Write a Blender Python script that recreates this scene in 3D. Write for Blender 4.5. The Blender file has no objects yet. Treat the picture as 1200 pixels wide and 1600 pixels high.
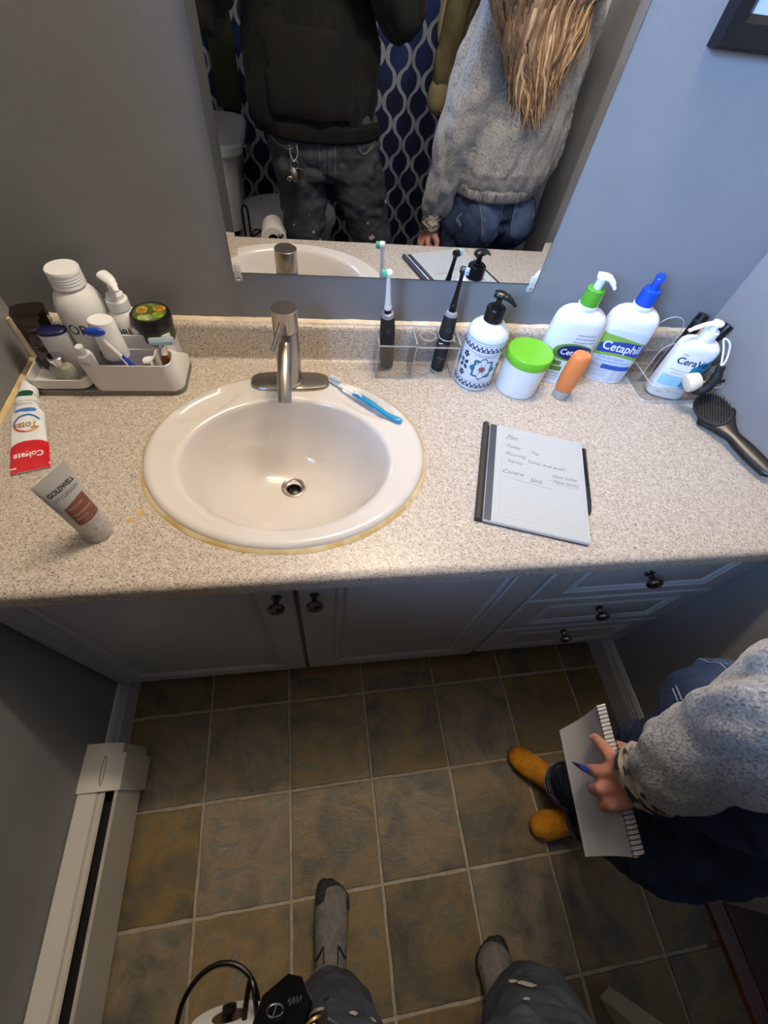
import bpy, bmesh, math, random
from math import sin, cos, pi, radians, sqrt, atan2
from mathutils import Vector as V, Matrix, noise, Quaternion
from mathutils.bvhtree import BVHTree
random.seed(7)
SC = bpy.context.scene
COL = SC.collection

# ------------------------------------------------------------------ camera
CAM_R = Matrix(((0.9899962, -0.1057443, 0.0934111), (-0.0363454, -0.8308342, -0.5553320), (0.1363263, 0.5463814, -0.8263660)))
CAM_C = V((0.5543, -0.8150, 1.3983))
cam_d = bpy.data.cameras.new('camera')
cam = bpy.data.objects.new('camera', cam_d)
COL.objects.link(cam)
rx = V(CAM_R[0]); dn = V(CAM_R[1]); fw = V(CAM_R[2])
m = Matrix((rx, -dn, -fw)).transposed().to_4x4()
m.translation = CAM_C
cam.matrix_world = m
cam_d.sensor_fit = 'VERTICAL'
cam_d.sensor_height = 36.0
cam_d.lens = 656.62 / 1600 * 36.0
cam_d.shift_x = 11.87 / 1600
cam_d.shift_y = -6.57 / 1600
cam_d.clip_start = 0.01
SC.camera = cam

# ------------------------------------------------------------------ light and exposure
w = bpy.data.worlds.new('world'); SC.world = w; w.use_nodes = True
w.node_tree.nodes['Background'].inputs[0].default_value = (0.75, 0.85, 1.0, 1)
w.node_tree.nodes['Background'].inputs[1].default_value = 0.05
SC.view_settings.view_transform = 'Standard'
SC.view_settings.look = 'None'
SC.view_settings.gamma = 1.0
SC.view_settings.use_curve_mapping = False
SC.view_settings.exposure = 0.0


def lamp(name, kind, loc, power, col, **kw):
    d = bpy.data.lights.new(name, kind); d.energy = power; d.color = col
    o = bpy.data.objects.new(name, d); COL.objects.link(o); o.location = loc
    for k, v in kw.items():
        if k == 'aim':
            o.rotation_euler = (V(v) - V(loc)).to_track_quat('-Z', 'Y').to_euler()
        else:
            setattr(d, k, v)
    return o


for bx_ in (0.66, 0.82, 0.98):
    lamp('vanity_bulb', 'POINT', (bx_, -0.10, 2.18), 13.8, (1.0, 0.83, 0.64), shadow_soft_size=0.04)
# daylight: window high on the left wall above the toilet, and the hall beyond the door
lamp('window_daylight', 'AREA', (0.02, -1.10, 1.74), 9.5, (0.33, 0.55, 1.0), aim=(1.45, -0.02, 1.15), shape='RECTANGLE', size=0.5, size_y=0.55, spread=radians(64))
lamp('hall_daylight', 'AREA', (2.3, -1.6, 1.9), 1.2, (0.6, 0.75, 1.0), aim=(1.2, -1.5, 0.8), shape='RECTANGLE', size=0.8, size_y=0.8)


# ------------------------------------------------------------------ helpers
def lin(c):
    return tuple(((x / 255) / 12.92 if x / 255 <= 0.04045 else ((x / 255 + 0.055) / 1.055) ** 2.4) for x in c)


MATS = {}


def M(name, col, rough=0.5, metal=0.0, col2=None, nscale=20.0, nlo=0.4, nhi=0.6, ndetail=3, stretch=None, bump=0.0, bscale=200.0,
      trans=0.0, ior=1.45, coat=0.0, sheen=0.0, emit=None, spec=0.5, rand=None):
    mt = bpy.data.materials.new(name); mt.use_nodes = True
    nt = mt.node_tree; N = nt.nodes; L = nt.links
    b = N['Principled BSDF']
    b.inputs['Base Color'].default_value = (*lin(col), 1)
    b.inputs['Roughness'].default_value = rough
    b.inputs['Metallic'].default_value = metal
    b.inputs['Transmission Weight'].default_value = trans
    b.inputs['IOR'].default_value = ior
    b.inputs['Coat Weight'].default_value = coat
    b.inputs['Sheen Weight'].default_value = sheen
    b.inputs['Specular IOR Level'].default_value = spec
    tc = N.new('ShaderNodeTexCoord')
    src = tc.outputs['Object']
    if stretch:
        mp = N.new('ShaderNodeMapping'); mp.inputs['Scale'].default_value = stretch
        L.new(src, mp.inputs['Vector']); src = mp.outputs[0]
    if col2 is not None:
        n = N.new('ShaderNodeTexNoise'); n.inputs['Scale'].default_value = nscale; n.inputs['Detail'].default_value = ndetail
        L.new(src, n.inputs['Vector'])
        r = N.new('ShaderNodeValToRGB')
        r.color_ramp.elements[0].position = nlo; r.color_ramp.elements[0].color = (*lin(col), 1)
        r.color_ramp.elements[1].position = nhi; r.color_ramp.elements[1].color = (*lin(col2), 1)
        L.new(n.outputs['Fac'], r.inputs[0]); L.new(r.outputs[0], b.inputs['Base Color'])
    n2 = N.new('ShaderNodeTexNoise'); n2.inputs['Scale'].default_value = bscale; n2.inputs['Detail'].default_value = 2
    L.new(src, n2.inputs['Vector'])
    if bump > 0:
        bp = N.new('ShaderNodeBump'); bp.inputs['Strength'].default_value = bump; bp.inputs['Distance'].default_value = 0.002
        L.new(n2.outputs['Fac'], bp.inputs['Height']); L.new(bp.outputs[0], b.inputs['Normal'])
    else:
        mr = N.new('ShaderNodeMapRange'); mr.inputs['To Min'].default_value = max(0, rough - 0.04); mr.inputs['To Max'].default_value = min(1, rough + 0.04)
        L.new(n2.outputs['Fac'], mr.inputs[0]); L.new(mr.outputs[0], b.inputs['Roughness'])
    if emit:
        b.inputs['Emission Color'].default_value = (*lin(emit[0]), 1); b.inputs['Emission Strength'].default_value = emit[1]
    MATS[name] = mt
    return mt


def clear_mat(name, tint=(248, 249, 250), rough=0.05, mix=0.75):
    """thin clear plastic: transparent + glossy sheet"""
    mt = bpy.data.materials.new(name); mt.use_nodes = True
    nt = mt.node_tree; N = nt.nodes; L = nt.links
    N.remove(N['Principled BSDF'])
    t = N.new('ShaderNodeBsdfTransparent'); t.inputs[0].default_value = (*lin(tint), 1)
    p = N.new('ShaderNodeBsdfGlossy'); p.inputs['Color'].default_value = (0.95, 0.95, 0.95, 1); p.inputs['Roughness'].default_value = rough
    lw = N.new('ShaderNodeLayerWeight'); lw.inputs[0].default_value = 0.35
    nz = N.new('ShaderNodeTexNoise'); nz.inputs['Scale'].default_value = 60
    mr = N.new('ShaderNodeMapRange'); mr.inputs['To Min'].default_value = 0.04; mr.inputs['To Max'].default_value = 0.75
    nz.inputs['Detail'].default_value = 2; ml = N.new('ShaderNodeMath'); ml.operation = 'MULTIPLY_ADD'; ml.inputs[1].default_value = 0.12
    L.new(nz.outputs['Fac'], ml.inputs[0]); L.new(lw.outputs['Facing'], ml.inputs[2]); pw_ = N.new('ShaderNodeMath'); pw_.operation = 'POWER'; pw_.inputs[1].default_value = 3.0; pw_.use_clamp = True
    L.new(ml.outputs[0], pw_.inputs[0]); L.new(pw_.outputs[0], mr.inputs[0])
    mx = N.new('ShaderNodeMixShader')
    L.new(mr.outputs[0], mx.inputs[0]); L.new(t.outputs[0], mx.inputs[1]); L.new(p.outputs[0], mx.inputs[2])
    L.new(mx.outputs[0], N['Material Output'].inputs[0])
    return mt


def frosted(name, col=(238, 236, 232), amt=0.4):
    mt = clear_mat(name); nt = mt.node_tree; N = nt.nodes; L = nt.links
    d = N.new('ShaderNodeBsdfDiffuse'); d.inputs[0].default_value = (*lin(col), 1)
    mx = N.new('ShaderNodeMixShader'); mx.inputs[0].default_value = amt
    src = N['Material Output'].inputs[0].links[0].from_socket
    L.new(src, mx.inputs[1]); L.new(d.outputs[0], mx.inputs[2]); L.new(mx.outputs[0], N['Material Output'].inputs[0])
    return mt


def sharp(bm, ang=35):
    for f in bm.faces: f.smooth = True
    a = radians(ang)
    for e in bm.edges:
        if len(e.link_faces) == 2:
            try:
                if e.calc_face_angle() > a: e.smooth = False
            except Exception: pass


def put(name, bm, mat, parent=None, ang=35, smooth=True, loc=None):
    bmesh.ops.recalc_face_normals(bm, faces=bm.faces[:])
    if smooth: sharp(bm, ang)
    me = bpy.data.meshes.new(name); bm.to_mesh(me); bm.free()
    if mat: me.materials.append(mat)
    o = bpy.data.objects.new(name, me); COL.objects.link(o)
    if parent: o.parent = parent
    if loc: o.location = loc
    return o


def raw(name, verts, faces, mat, parent=None, smooth=False):
    me = bpy.data.meshes.new(name); me.from_pydata([tuple(v) for v in verts], [], faces); me.update()
    if mat: me.materials.append(mat)
    if smooth:
        for p in me.polygons: p.use_smooth = True
    o = bpy.data.objects.new(name, me); COL.objects.link(o)
    if parent: o.parent = parent
    return o


def thing(name, label, cat, loc=(0, 0, 0), rotz=0.0, group=None, rot=None):
    o = bpy.data.objects.new(name, None); COL.objects.link(o); o.empty_display_size = 0.05
    o.location = loc
    o.rotation_euler = rot if rot else (0, 0, rotz)
    o['label'] = label; o['category'] = cat
    if group: o['group'] = group
    return o


def tag(o, label, cat, group=None):
    o['label'] = label; o['category'] = cat
    if group: o['group'] = group
    return o


def struct(o):
    o['kind'] = 'structure'; return o


def NB(): return bmesh.new()


def box(bm, c, s, bev=0.0, seg=2, M4=None):
    r = bmesh.ops.create_cube(bm, size=1.0)
    vs = r['verts']
    mat = Matrix.Translation(c) @ (M4.to_4x4() if M4 else Matrix.Identity(4)) @ Matrix.Diagonal((s[0], s[1], s[2], 1))
    bmesh.ops.transform(bm, matrix=mat, verts=vs)
    if bev > 0:
        es = list({e for v in vs for e in v.link_edges})
        bmesh.ops.bevel(bm, geom=es, offset=bev, segments=seg, profile=0.5, affect='EDGES')
    return bm


def ring_faces(bm, rings, closed=True, cap0=True, cap1=True):
    vr = [[bm.verts.new(p) for p in r] for r in rings]
    n = len(vr[0])
    for a, b in zip(vr, vr[1:]):
        for i in range(n if closed else n - 1):
            j = (i + 1) % n
            try: bm.faces.new((a[i], a[j], b[j], b[i]))
            except ValueError: pass
    if cap0 and closed: bm.faces.new(list(reversed(vr[0])))
    if cap1 and closed: bm.faces.new(vr[-1])
    return bm


def lathe(bm, prof, n=32, T=None, sx=1.0, sy=1.0, cap0=True, cap1=True):
    """prof: list of (r,z); axis z"""
    rings = []
    for r, z in prof:
        r = max(r, 1e-5)
        ring = []
        for i in range(n):
            a = 2 * pi * i / n
            p = V((r * cos(a) * sx, r * sin(a) * sy, z))
            ring.append(T @ p if T else p)
        rings.append(ring)
    return ring_faces(bm, rings, True, cap0, cap1)


def frame(d):
    d = V(d).normalized()
    a = V((0, 0, 1)) if abs(d.z) < 0.9 else V((1, 0, 0))
    x = d.cross(a).normalized(); y = d.cross(x).normalized()
    return x, y


def tube(bm, pts, rad, n=12, caps=True, flat=1.0):
    pts = [V(p) for p in pts]
    rings = []
    if not hasattr(rad, '__len__'): rad = [rad] * len(pts)
    px = None
    for i, p in enumerate(pts):
        d = (pts[min(i + 1, len(pts) - 1)] - pts[max(i - 1, 0)]).normalized()
        if px is None:
            x, y = frame(d)
        else:
            x = (px - d * px.dot(d)).normalized(); y = d.cross(x).normalized()
        px = x
        rings.append([p + x * rad[i] * cos(2 * pi * k / n) + y * rad[i] * flat * sin(2 * pi * k / n) for k in range(n)])
    return ring_faces(bm, rings, True, caps, caps)


def bez(pts, n=8):
    """catmull-rom through pts"""
    pts = [V(p) for p in pts]
    out = []
    P = [pts[0] * 2 - pts[1]] + pts + [pts[-1] * 2 - pts[-2]]
    for i in range(1, len(P) - 2):
        for k in range(n):
            t = k / n
            p0, p1, p2, p3 = P[i - 1], P[i], P[i + 1], P[i + 2]
            out.append(0.5 * ((2 * p1) + (-p0 + p2) * t + (2 * p0 - 5 * p1 + 4 * p2 - p3) * t * t + (-p0 + 3 * p1 - 3 * p2 + p3) * t ** 3))
    out.append(pts[-1])
    return out


def sq(a, b, n, e=2.0):
    """superellipse outline"""
    out = []
    for i in range(n):
        t = 2 * pi * i / n
        c, s = cos(t), sin(t)
        out.append((a * math.copysign(abs(c) ** (2 / e), c), b * math.copysign(abs(s) ** (2 / e), s)))
    return out


def text_geo(s, size, bold=0.0, shear=0.0, space=1.0):
    cu = bpy.data.curves.new('t', 'FONT'); cu.body = s; cu.size = size; cu.align_x = 'CENTER'; cu.align_y = 'CENTER'
    cu.offset = bold; cu.shear = shear; cu.space_character = space; cu.resolution_u = 3
    o = bpy.data.objects.new('t', cu); COL.objects.link(o)
    dg = bpy.context.evaluated_depsgraph_get()
    me = o.evaluated_get(dg).to_mesh()
    vs = [tuple(v.co) for v in me.vertices]; fs = [tuple(p.vertices) for p in me.polygons]
    o.evaluated_get(dg).to_mesh_clear()
    bpy.data.objects.remove(o); bpy.data.curves.remove(cu)
    return vs, fs


class Print:
    """flat print (lettering / shapes) laid on a surface by a map (u,v)->point"""
    def __init__(self, fn): self.fn = fn; self.v = []; self.f = []

    def text(self, s, size, u, v, **k):
        rot = radians(k.pop('rot', 0))
        wid = k.pop('width', None)
        vs, fs = text_geo(s, size, **k)
        if wid:
            w = max(a[0] for a in vs) - min(a[0] for a in vs); kx = wid / w
        else: kx = 1
        o = len(self.v)
        for a in vs:
            x, y = a[0] * kx, a[1]
            self.v.append(self.fn(u + x * cos(rot) - y * sin(rot), v + x * sin(rot) + y * cos(rot)))
        self.f += [tuple(i + o for i in f) for f in fs]
        return self

    def strip(self, u0, u1, lo, hi, n=16):
        o = len(self.v)
        for i in range(n + 1):
            u = u0 + (u1 - u0) * i / n
            l = lo(u) if callable(lo) else lo; h = hi(u) if callable(hi) else hi
            for k in range(5):
                self.v.append(self.fn(u, l + (h - l) * k / 4))
        for i in range(n):
            for k in range(4):
                a = o + i * 5 + k
                self.f.append((a, a + 5, a + 6, a + 1))
        return self

    def ell(self, u, v, a, b, n=20):
        return self.strip(u - a, u + a, lambda x: v - b * sqrt(max(0, 1 - ((x - u) / a) ** 2)), lambda x: v + b * sqrt(max(0, 1 - ((x - u) / a) ** 2)), n)

    def line(self, pts, wd):
        o = len(self.v)
        for i, p in enumerate(pts):
            q0 = pts[max(i - 1, 0)]; q1 = pts[min(i + 1, len(pts) - 1)]
            dx, dy = q1[0] - q0[0], q1[1] - q0[1]; l = sqrt(dx * dx + dy * dy) or 1
            nx, ny = -dy / l * wd / 2, dx / l * wd / 2
            self.v += [self.fn(p[0] + nx, p[1] + ny), self.fn(p[0] - nx, p[1] - ny)]
        for i in range(len(pts) - 1):
            a = o + 2 * i; self.f.append((a, a + 1, a + 3, a + 2))
        return self

    def done(self, name, mat, parent, stuff=False):
        o = raw(name, self.v, self.f, mat, parent)
        if stuff: o['kind'] = 'stuff'
        return o


# ------------------------------------------------------------------ materials
def wall_mat():
    return M('wall_paint', (134, 135, 137), 0.45, bump=0.12, bscale=260, col2=(137, 138, 140), nscale=9)


WALL = wall_mat()
CEIL = M('ceiling_paint', (225, 225, 222), 0.9, bump=0.1)
WHITE_TRIM = M('trim_paint', (196, 199, 204), 0.35, bump=0.03, bscale=60)
CAB = M('cabinet_thermofoil', (182, 184, 186), 0.38, col2=(177, 179, 181), nscale=5, bump=0.02, bscale=40)
BLACK = M('black_plastic', (18, 18, 19), 0.32)
BLACKM = M('matte_black', (26, 26, 27), 0.6)
WHITE_PL = M('white_plastic', (232, 233, 233), 0.32)
CERAMIC = M('sink_ceramic', (218, 212, 205), 0.12, coat=0.4, col2=(213, 206, 197), nscale=6)
NICKEL = M('brushed_nickel', (176, 168, 156), 0.28, 1.0, bump=0.05, bscale=300, stretch=(1, 1, 0.04))
CHROME = M('chrome', (215, 215, 215), 0.08, 1.0)
PEWTER = M('dark_pewter', (120, 116, 112), 0.18, 1.0)
CLEAR = clear_mat('clear_acrylic')
CAULK = M('aged_caulk', (222, 203, 160), 0.5, col2=(205, 175, 110), nscale=30, bump=0.2, bscale=60)
CAULKW = M('wall_caulk', (228, 214, 188), 0.5, col2=(214, 196, 165), nscale=40, bump=0.3, bscale=80)
SKIN = M('skin', (205, 150, 128), 0.5, col2=(190, 128, 108), nscale=25, bump=0.08, bscale=400)


def counter_mat():
    mt = bpy.data.materials.new('speckled_laminate'); mt.use_nodes = True
    nt = mt.node_tree; N = nt.nodes; L = nt.links; b = N['Principled BSDF']
    b.inputs['Roughness'].default_value = 0.38
    tc = N.new('ShaderNodeTexCoord')

    def fleck(scale, lo, hi, off, st=(1, 1, 1)):
        mp = N.new('ShaderNodeMapping'); mp.inputs['Location'].default_value = off; mp.inputs['Scale'].default_value = st
        mp.inputs['Rotation'].default_value = (0.3, 0.2, 0.6)
        L.new(tc.outputs['Object'], mp.inputs[0])
        n = N.new('ShaderNodeTexNoise'); n.inputs['Scale'].default_value = scale; n.inputs['Detail'].default_value = 2.5; n.inputs['Roughness'].default_value = 0.6
        L.new(mp.outputs[0], n.inputs['Vector'])
        r = N.new('ShaderNodeMapRange'); r.inputs['From Min'].default_value = lo; r.inputs['From Max'].default_value = hi
        L.new(n.outputs['Fac'], r.inputs[0])
        return r.outputs[0]
    base = N.new('ShaderNodeMix'); base.data_type = 'RGBA'
    base.inputs[6].default_value = (*lin((207, 197, 182)), 1); base.inputs[7].default_value = (*lin((188, 176, 160)), 1)
    L.new(fleck(140, 0.42, 0.58, (3, 1, 2)), base.inputs[0])
    m2 = N.new('ShaderNodeMix'); m2.data_type = 'RGBA'; m2.inputs[7].default_value = (*lin((92, 80, 74)), 1)
    L.new(base.outputs[2], m2.inputs[6]); L.new(fleck(300, 0.592, 0.608, (0, 0, 0), (1, 1.9, 1.3)), m2.inputs[0])
    m3 = N.new('ShaderNodeMix'); m3.data_type = 'RGBA'; m3.inputs[7].default_value = (*lin((146, 128, 115)), 1)
    L.new(m2.outputs[2], m3.inputs[6]); L.new(fleck(400, 0.585, 0.61, (5, 2, 1), (1.8, 1, 1.3)), m3.inputs[0])
    L.new(m3.outputs[2], b.inputs['Base Color'])
    return mt


COUNTER = counter_mat()


def tile_mat():
    mt = bpy.data.materials.new('slate_tile'); mt.use_nodes = True
    nt = mt.node_tree; N = nt.nodes; L = nt.links; b = N['Principled BSDF']
    b.inputs['Roughness'].default_value = 0.42
    tc = N.new('ShaderNodeTexCoord'); oi = N.new('ShaderNodeObjectInfo')
    add = N.new('ShaderNodeVectorMath'); add.operation = 'MULTIPLY_ADD'
    add.inputs[1].default_value = (1, 1, 1)
    cx = N.new('ShaderNodeCombineXYZ'); mm = N.new('ShaderNodeMath'); mm.operation = 'MULTIPLY'; mm.inputs[1].default_value = 37.0
    L.new(oi.outputs['Random'], mm.inputs[0]); L.new(mm.outputs[0], cx.inputs[0]); L.new(mm.outputs[0], cx.inputs[2])
    L.new(tc.outputs['Object'], add.inputs[0]); L.new(cx.outputs[0], add.inputs[2])
    n = N.new('ShaderNodeTexNoise'); n.inputs['Scale'].default_value = 9; n.inputs['Detail'].default_value = 7; n.inputs['Roughness'].default_value = 0.62
    n.inputs['Distortion'].default_value = 0.6
    L.new(add.outputs[0], n.inputs['Vector'])
    r = N.new('ShaderNodeValToRGB'); e = r.color_ramp.elements
    e[0].position = 0.28; e[0].color = (*lin((58, 56, 52)), 1)
    e[1].position = 0.72; e[1].color = (*lin((126, 112, 82)), 1)
    for pos, c in ((0.42, (86, 80, 66)), (0.5, (104, 90, 60)), (0.58, (118, 98, 60)), (0.64, (94, 92, 78))):
        x = e.new(pos); x.color = (*lin(c), 1)
    L.new(n.outputs['Fac'], r.inputs[0])
    n2 = N.new('ShaderNodeTexNoise'); n2.inputs['Scale'].default_value = 17; n2.inputs['Detail'].default_value = 9; n2.inputs['Roughness'].default_value = 0.7; n2.inputs['Distortion'].default_value = 0.8
    mp = N.new('ShaderNodeMapping'); mp.inputs['Scale'].default_value = (0.75, 1.6, 1); L.new(add.outputs[0], mp.inputs[0]); L.new(mp.outputs[0], n2.inputs['Vector'])
    r2 = N.new('ShaderNodeMapRange'); r2.inputs['From Min'].default_value = 0.48; r2.inputs['From Max'].default_value = 0.75
    L.new(n2.outputs['Fac'], r2.inputs[0])
    mx = N.new('ShaderNodeMix'); mx.data_type = 'RGBA'; mx.inputs[7].default_value = (*lin((126, 102, 66)), 1)
    mf = N.new('ShaderNodeMath'); mf.operation = 'MULTIPLY'; mf.inputs[1].default_value = 0.5
    L.new(r2.outputs[0], mf.inputs[0]); L.new(mf.outputs[0], mx.inputs[0]); L.new(r.outputs[0], mx.inputs[6])
    hsv = N.new('ShaderNodeHueSaturation')
    mr = N.new('ShaderNodeMapRange'); mr.inputs['To Min'].default_value = 1.05; mr.inputs['To Max'].default_value = 1.5
    L.new(oi.outputs['Random'], mr.inputs[0]); L.new(mr.outputs[0], hsv.inputs['Value'])
    ms = N.new('ShaderNodeMath'); ms.operation = 'FRACT'; mq = N.new('ShaderNodeMath'); mq.operation = 'MULTIPLY'; mq.inputs[1].default_value = 7.31; L.new(oi.outputs['Random'], mq.inputs[0]); L.new(mq.outputs[0], ms.inputs[0])
    mr3 = N.new('ShaderNodeMapRange'); mr3.inputs['To Min'].default_value = 0.68; mr3.inputs['To Max'].default_value = 1.08; L.new(ms.outputs[0], mr3.inputs[0]); L.new(mr3.outputs[0], hsv.inputs['Saturation'])
    L.new(mx.outputs[2], hsv.inputs['Color']); L.new(hsv.outputs[0], b.inputs['Base Color'])
    bp = N.new('ShaderNodeBump'); bp.inputs['Strength'].default_value = 0.55; bp.inputs['Distance'].default_value = 0.004
    ad = N.new('ShaderNodeMath'); ad.operation = 'ADD'; L.new(n.outputs['Fac'], ad.inputs[0]); L.new(n2.outputs['Fac'], ad.inputs[1])
    L.new(ad.outputs[0], bp.inputs['Height']); L.new(bp.outputs[0], b.inputs['Normal'])
    return mt


TILE = tile_mat()
GROUT = M('grout', (172, 163, 146), 0.8, bump=0.2, bscale=300, col2=(158, 148, 132), nscale=60)

# ------------------------------------------------------------------ room shell
H = 0.80            # counter top
XL, XR = -0.008, 1.478
YB = -2.62
ZC = 2.34


def slab(name, c, s, mat):
    return struct(put(name, box(NB(), c, s), mat, smooth=False))


slab('wall_back', ((XL + XR) / 2, 0.05, ZC / 2), (XR - XL + 0.3, 0.10, ZC), WALL)
# left wall with a window opening above the toilet
bm = NB()
for (y0, y1, z0, z1) in ((0.0, -0.80, 0, ZC), (-1.40, YB, 0, ZC), (-0.80, -1.40, 0, 1.42), (-0.80, -1.40, 2.09, ZC)):
    box(bm, (XL - 0.05, (y0 + y1) / 2, (z0 + z1) / 2), (0.10, abs(y1 - y0), z1 - z0))
struct(put('wall_left', bm, WALL, smooth=False))
wn = thing('window_1', 'white framed window', 'window', (XL - 0.05, -1.10, 1.42)); wn['kind'] = 'structure'
del wn['label'], wn['category']
bm = NB()
for s in (-1, 1): box(bm, (0.02, s * 0.285, 0.335), (0.06, 0.03, 0.67), 0.004)
for z in (0.015, 0.655): box(bm, (0.02, 0, z), (0.06, 0.6, 0.03), 0.004)
put('window_frame', bm, WHITE_TRIM, wn)
put('pane', box(NB(), (-0.02, 0, 0.335), (0.004, 0.54, 0.61)), CLEAR, wn, smooth=False)
# right wall with the doorway
bm = NB()
for (y0, y1, z0, z1) in ((0.0, -1.125, 0, ZC), (-1.96, YB, 0, ZC), (-1.125, -1.96, 2.02, ZC)):
    box(bm, (XR + 0.05, (y0 + y1) / 2, (z0 + z1) / 2), (0.10, abs(y1 - y0), z1 - z0))
struct(put('wall_right', bm, WALL, smooth=False))
slab('wall_front', ((XL + XR) / 2, YB - 0.05, ZC / 2), (XR - XL + 0.3, 0.10, ZC), WALL)
bm = NB(); box(bm, (1.2, YB / 2, ZC + 0.03), (3.2, 3.0, 0.06)); struct(put('ceiling', bm, CEIL, smooth=False))
# hall beyond the doorway
WOOD = M('hall_wood', (96, 52, 30), 0.35, col2=(60, 30, 18), nscale=12, stretch=(14, 1, 1), bump=0.1, bscale=50)
fl2 = struct(put('floor_hall', box(NB(), (2.08, -1.6, -0.008), (1.2, 2.0, 0.012)), WOOD, smooth=False))
slab('wall_hall', (2.7, -1.6, ZC / 2), (0.08, 2.2, ZC), WALL)
slab('wall_hall_end', (2.1, -0.62, ZC / 2), (1.15, 0.06, ZC), WALL)
# floor: grout bed with single slate tiles
floor = struct(put('floor', box(NB(), ((XL + XR) / 2, -1.31, -0.0115), (XR - XL + 0.12, 2.66, 0.017)), GROUT, smooth=False))
S = 0.2255; GX, GY, GR = 0.2161, -0.3589, 0.0182


def clip(poly, x0, x1, y0, y1):
    for ax, lim, sg in ((0, x0, 1), (0, x1, -1), (1, y0, 1), (1, y1, -1)):
        out = []
        for i, p in enumerate(poly):
            q = poly[(i + 1) % len(poly)]
            ip = (p[ax] - lim) * sg >= 0; iq = (q[ax] - lim) * sg >= 0
            if ip: out.append(p)
            if ip != iq:
                t = (lim - p[ax]) / (q[ax] - p[ax])
                out.append((p[0] + (q[0] - p[0]) * t, p[1] + (q[1] - p[1]) * t))
        poly = out
        if not poly: return poly
    return poly


rt = random.Random(3)
for j in range(0, 8):
    for i in range(-2, 7):
        g = 0.0036
        cor = [(i * S + g, -(j + 1) * S + g), ((i + 1) * S - g, -(j + 1) * S + g), ((i + 1) * S - g, -j * S - g), (i * S + g, -j * S - g)]
        pts = []
        for k in range(4):
            a, b = cor[k], cor[(k + 1) % 4]
            for t in range(7):
                f = t / 7
                jx = rt.uniform(-0.0011, 0.0011) if t else 0; jy = rt.uniform(-0.0011, 0.0011) if t else 0
                pts.append((a[0] + (b[0] - a[0]) * f + jx, a[1] + (b[1] - a[1]) * f + jy))
        wp = [(GX + x * cos(GR) - y * sin(GR) * 1.0, GY + x * sin(GR) + y * cos(GR)) for x, y in pts]
        wp = clip(wp, XL + 0.002, XR + 0.035, -1.95, -0.43)
        if len(wp) < 3: continue
        cx = sum(p[0] for p in wp) / len(wp); cy = sum(p[1] for p in wp) / len(wp)
        bm = NB()
        top = [V((cx + (p[0] - cx) * 0.985 - cx, cy + (p[1] - cy) * 0.985 - cy, 0.0)) for p in wp]
        mid = [V((p[0] - cx, p[1] - cy, -0.0018)) for p in wp]
        bot = [V((p[0] - cx, p[1] - cy, -0.008)) for p in wp]
        ring_faces(bm, [bot, mid, top])
        put('floor_tile', bm, TILE, floor, loc=(cx, cy, 0))

# baseboards (profile extruded along y)
PROF = [(0.0, 0.0), (0.016, 0.0), (0.016, 0.075), (0.013, 0.082), (0.013, 0.088), (0.0105, 0.092), (0.0105, 0.100), (0.007, 0.106), (0.004, 0.112), (0.0, 0.113)]


def baseboard(name, side, y0, y1):
    bm = NB(); sg = 1 if side == 'left' else -1; xw = XL if side == 'left' else XR
    ring_faces(bm, [[V((xw + sg * x, y, z)) for x, z in PROF] for y in (y0, y1)])
    return struct(put(name, bm, WHITE_TRIM, ang=20))


baseboard('baseboard_left', 'left', -0.45, -0.672)
baseboard('baseboard_right', 'right', -0.45, -1.066)
# door casing on the right wall and threshold
bm = NB()
for yy in (-1.094, -1.985):
    box(bm, (XR - 0.009, yy, 1.03), (0.018, 0.062, 2.06), 0.004)
    box(bm, (XR - 0.013, yy + (0.022 if yy > -1.5 else -0.022), 1.03), (0.026, 0.016, 2.06), 0.004)
box(bm, (XR - 0.009, -1.56, 2.05), (0.018, 0.92, 0.062), 0.004)
box(bm, (XR + 0.05, -1.131, 1.01), (0.10, 0.012, 2.02)); box(bm, (XR + 0.05, -1.955, 1.01), (0.10, 0.012, 2.02))
struct(put('trim_1', bm, WHITE_TRIM))
bm = NB()
ring_faces(bm, [[V((XR + 0.03 + x, y, z)) for x, z in ((0, -0.004), (0.012, 0.006), (0.05, 0.007), (0.062, -0.002), (0.062, -0.006), (0, -0.006))] for y in (-1.135, -1.95)])
struct(put('trim_2', bm, M('threshold_wood', (120, 66, 32), 0.3, col2=(96, 48, 24), nscale=10, stretch=(10, 1, 1))))
# the open door
dr = thing('door_1', 'open door', 'door', (XR - 0.012, -1.93, 0.012), radians(90 + 24.0)); dr['kind'] = 'structure'
del dr['label'], dr['category']
bm = NB()
box(bm, (0.36, 0.0, 1.0), (0.72, 0.035, 2.0), 0.0015, 1)
put('door_leaf', bm, M('door_paint', (204, 202, 196), 0.4, bump=0.03), dr)
for sgn in (-1, 1):
    for (z0, z1) in ((0.2, 0.85), (1.0, 1.85)):
        for (x0, x1) in ((0.10, 0.33), (0.39, 0.62)):
            bm = NB()
            rp = [[V((x0 + d, sgn * (0.0175 + h), z0 + d)) for _ in (0,)] + [V((x1 - d, sgn * (0.0175 + h), z0 + d)), V((x1 - d, sgn * (0.0175 + h), z1 - d)), V((x0 + d, sgn * (0.0175 + h), z1 - d))] for d, h in ((0, 0), (0.006, 0.005), (0.02, 0.003), (0.03, 0.004))]
            ring_faces(bm, rp, cap0=False)
            put('door_panel', bm, MATS['door_paint'], dr)
bm = NB()
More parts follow.
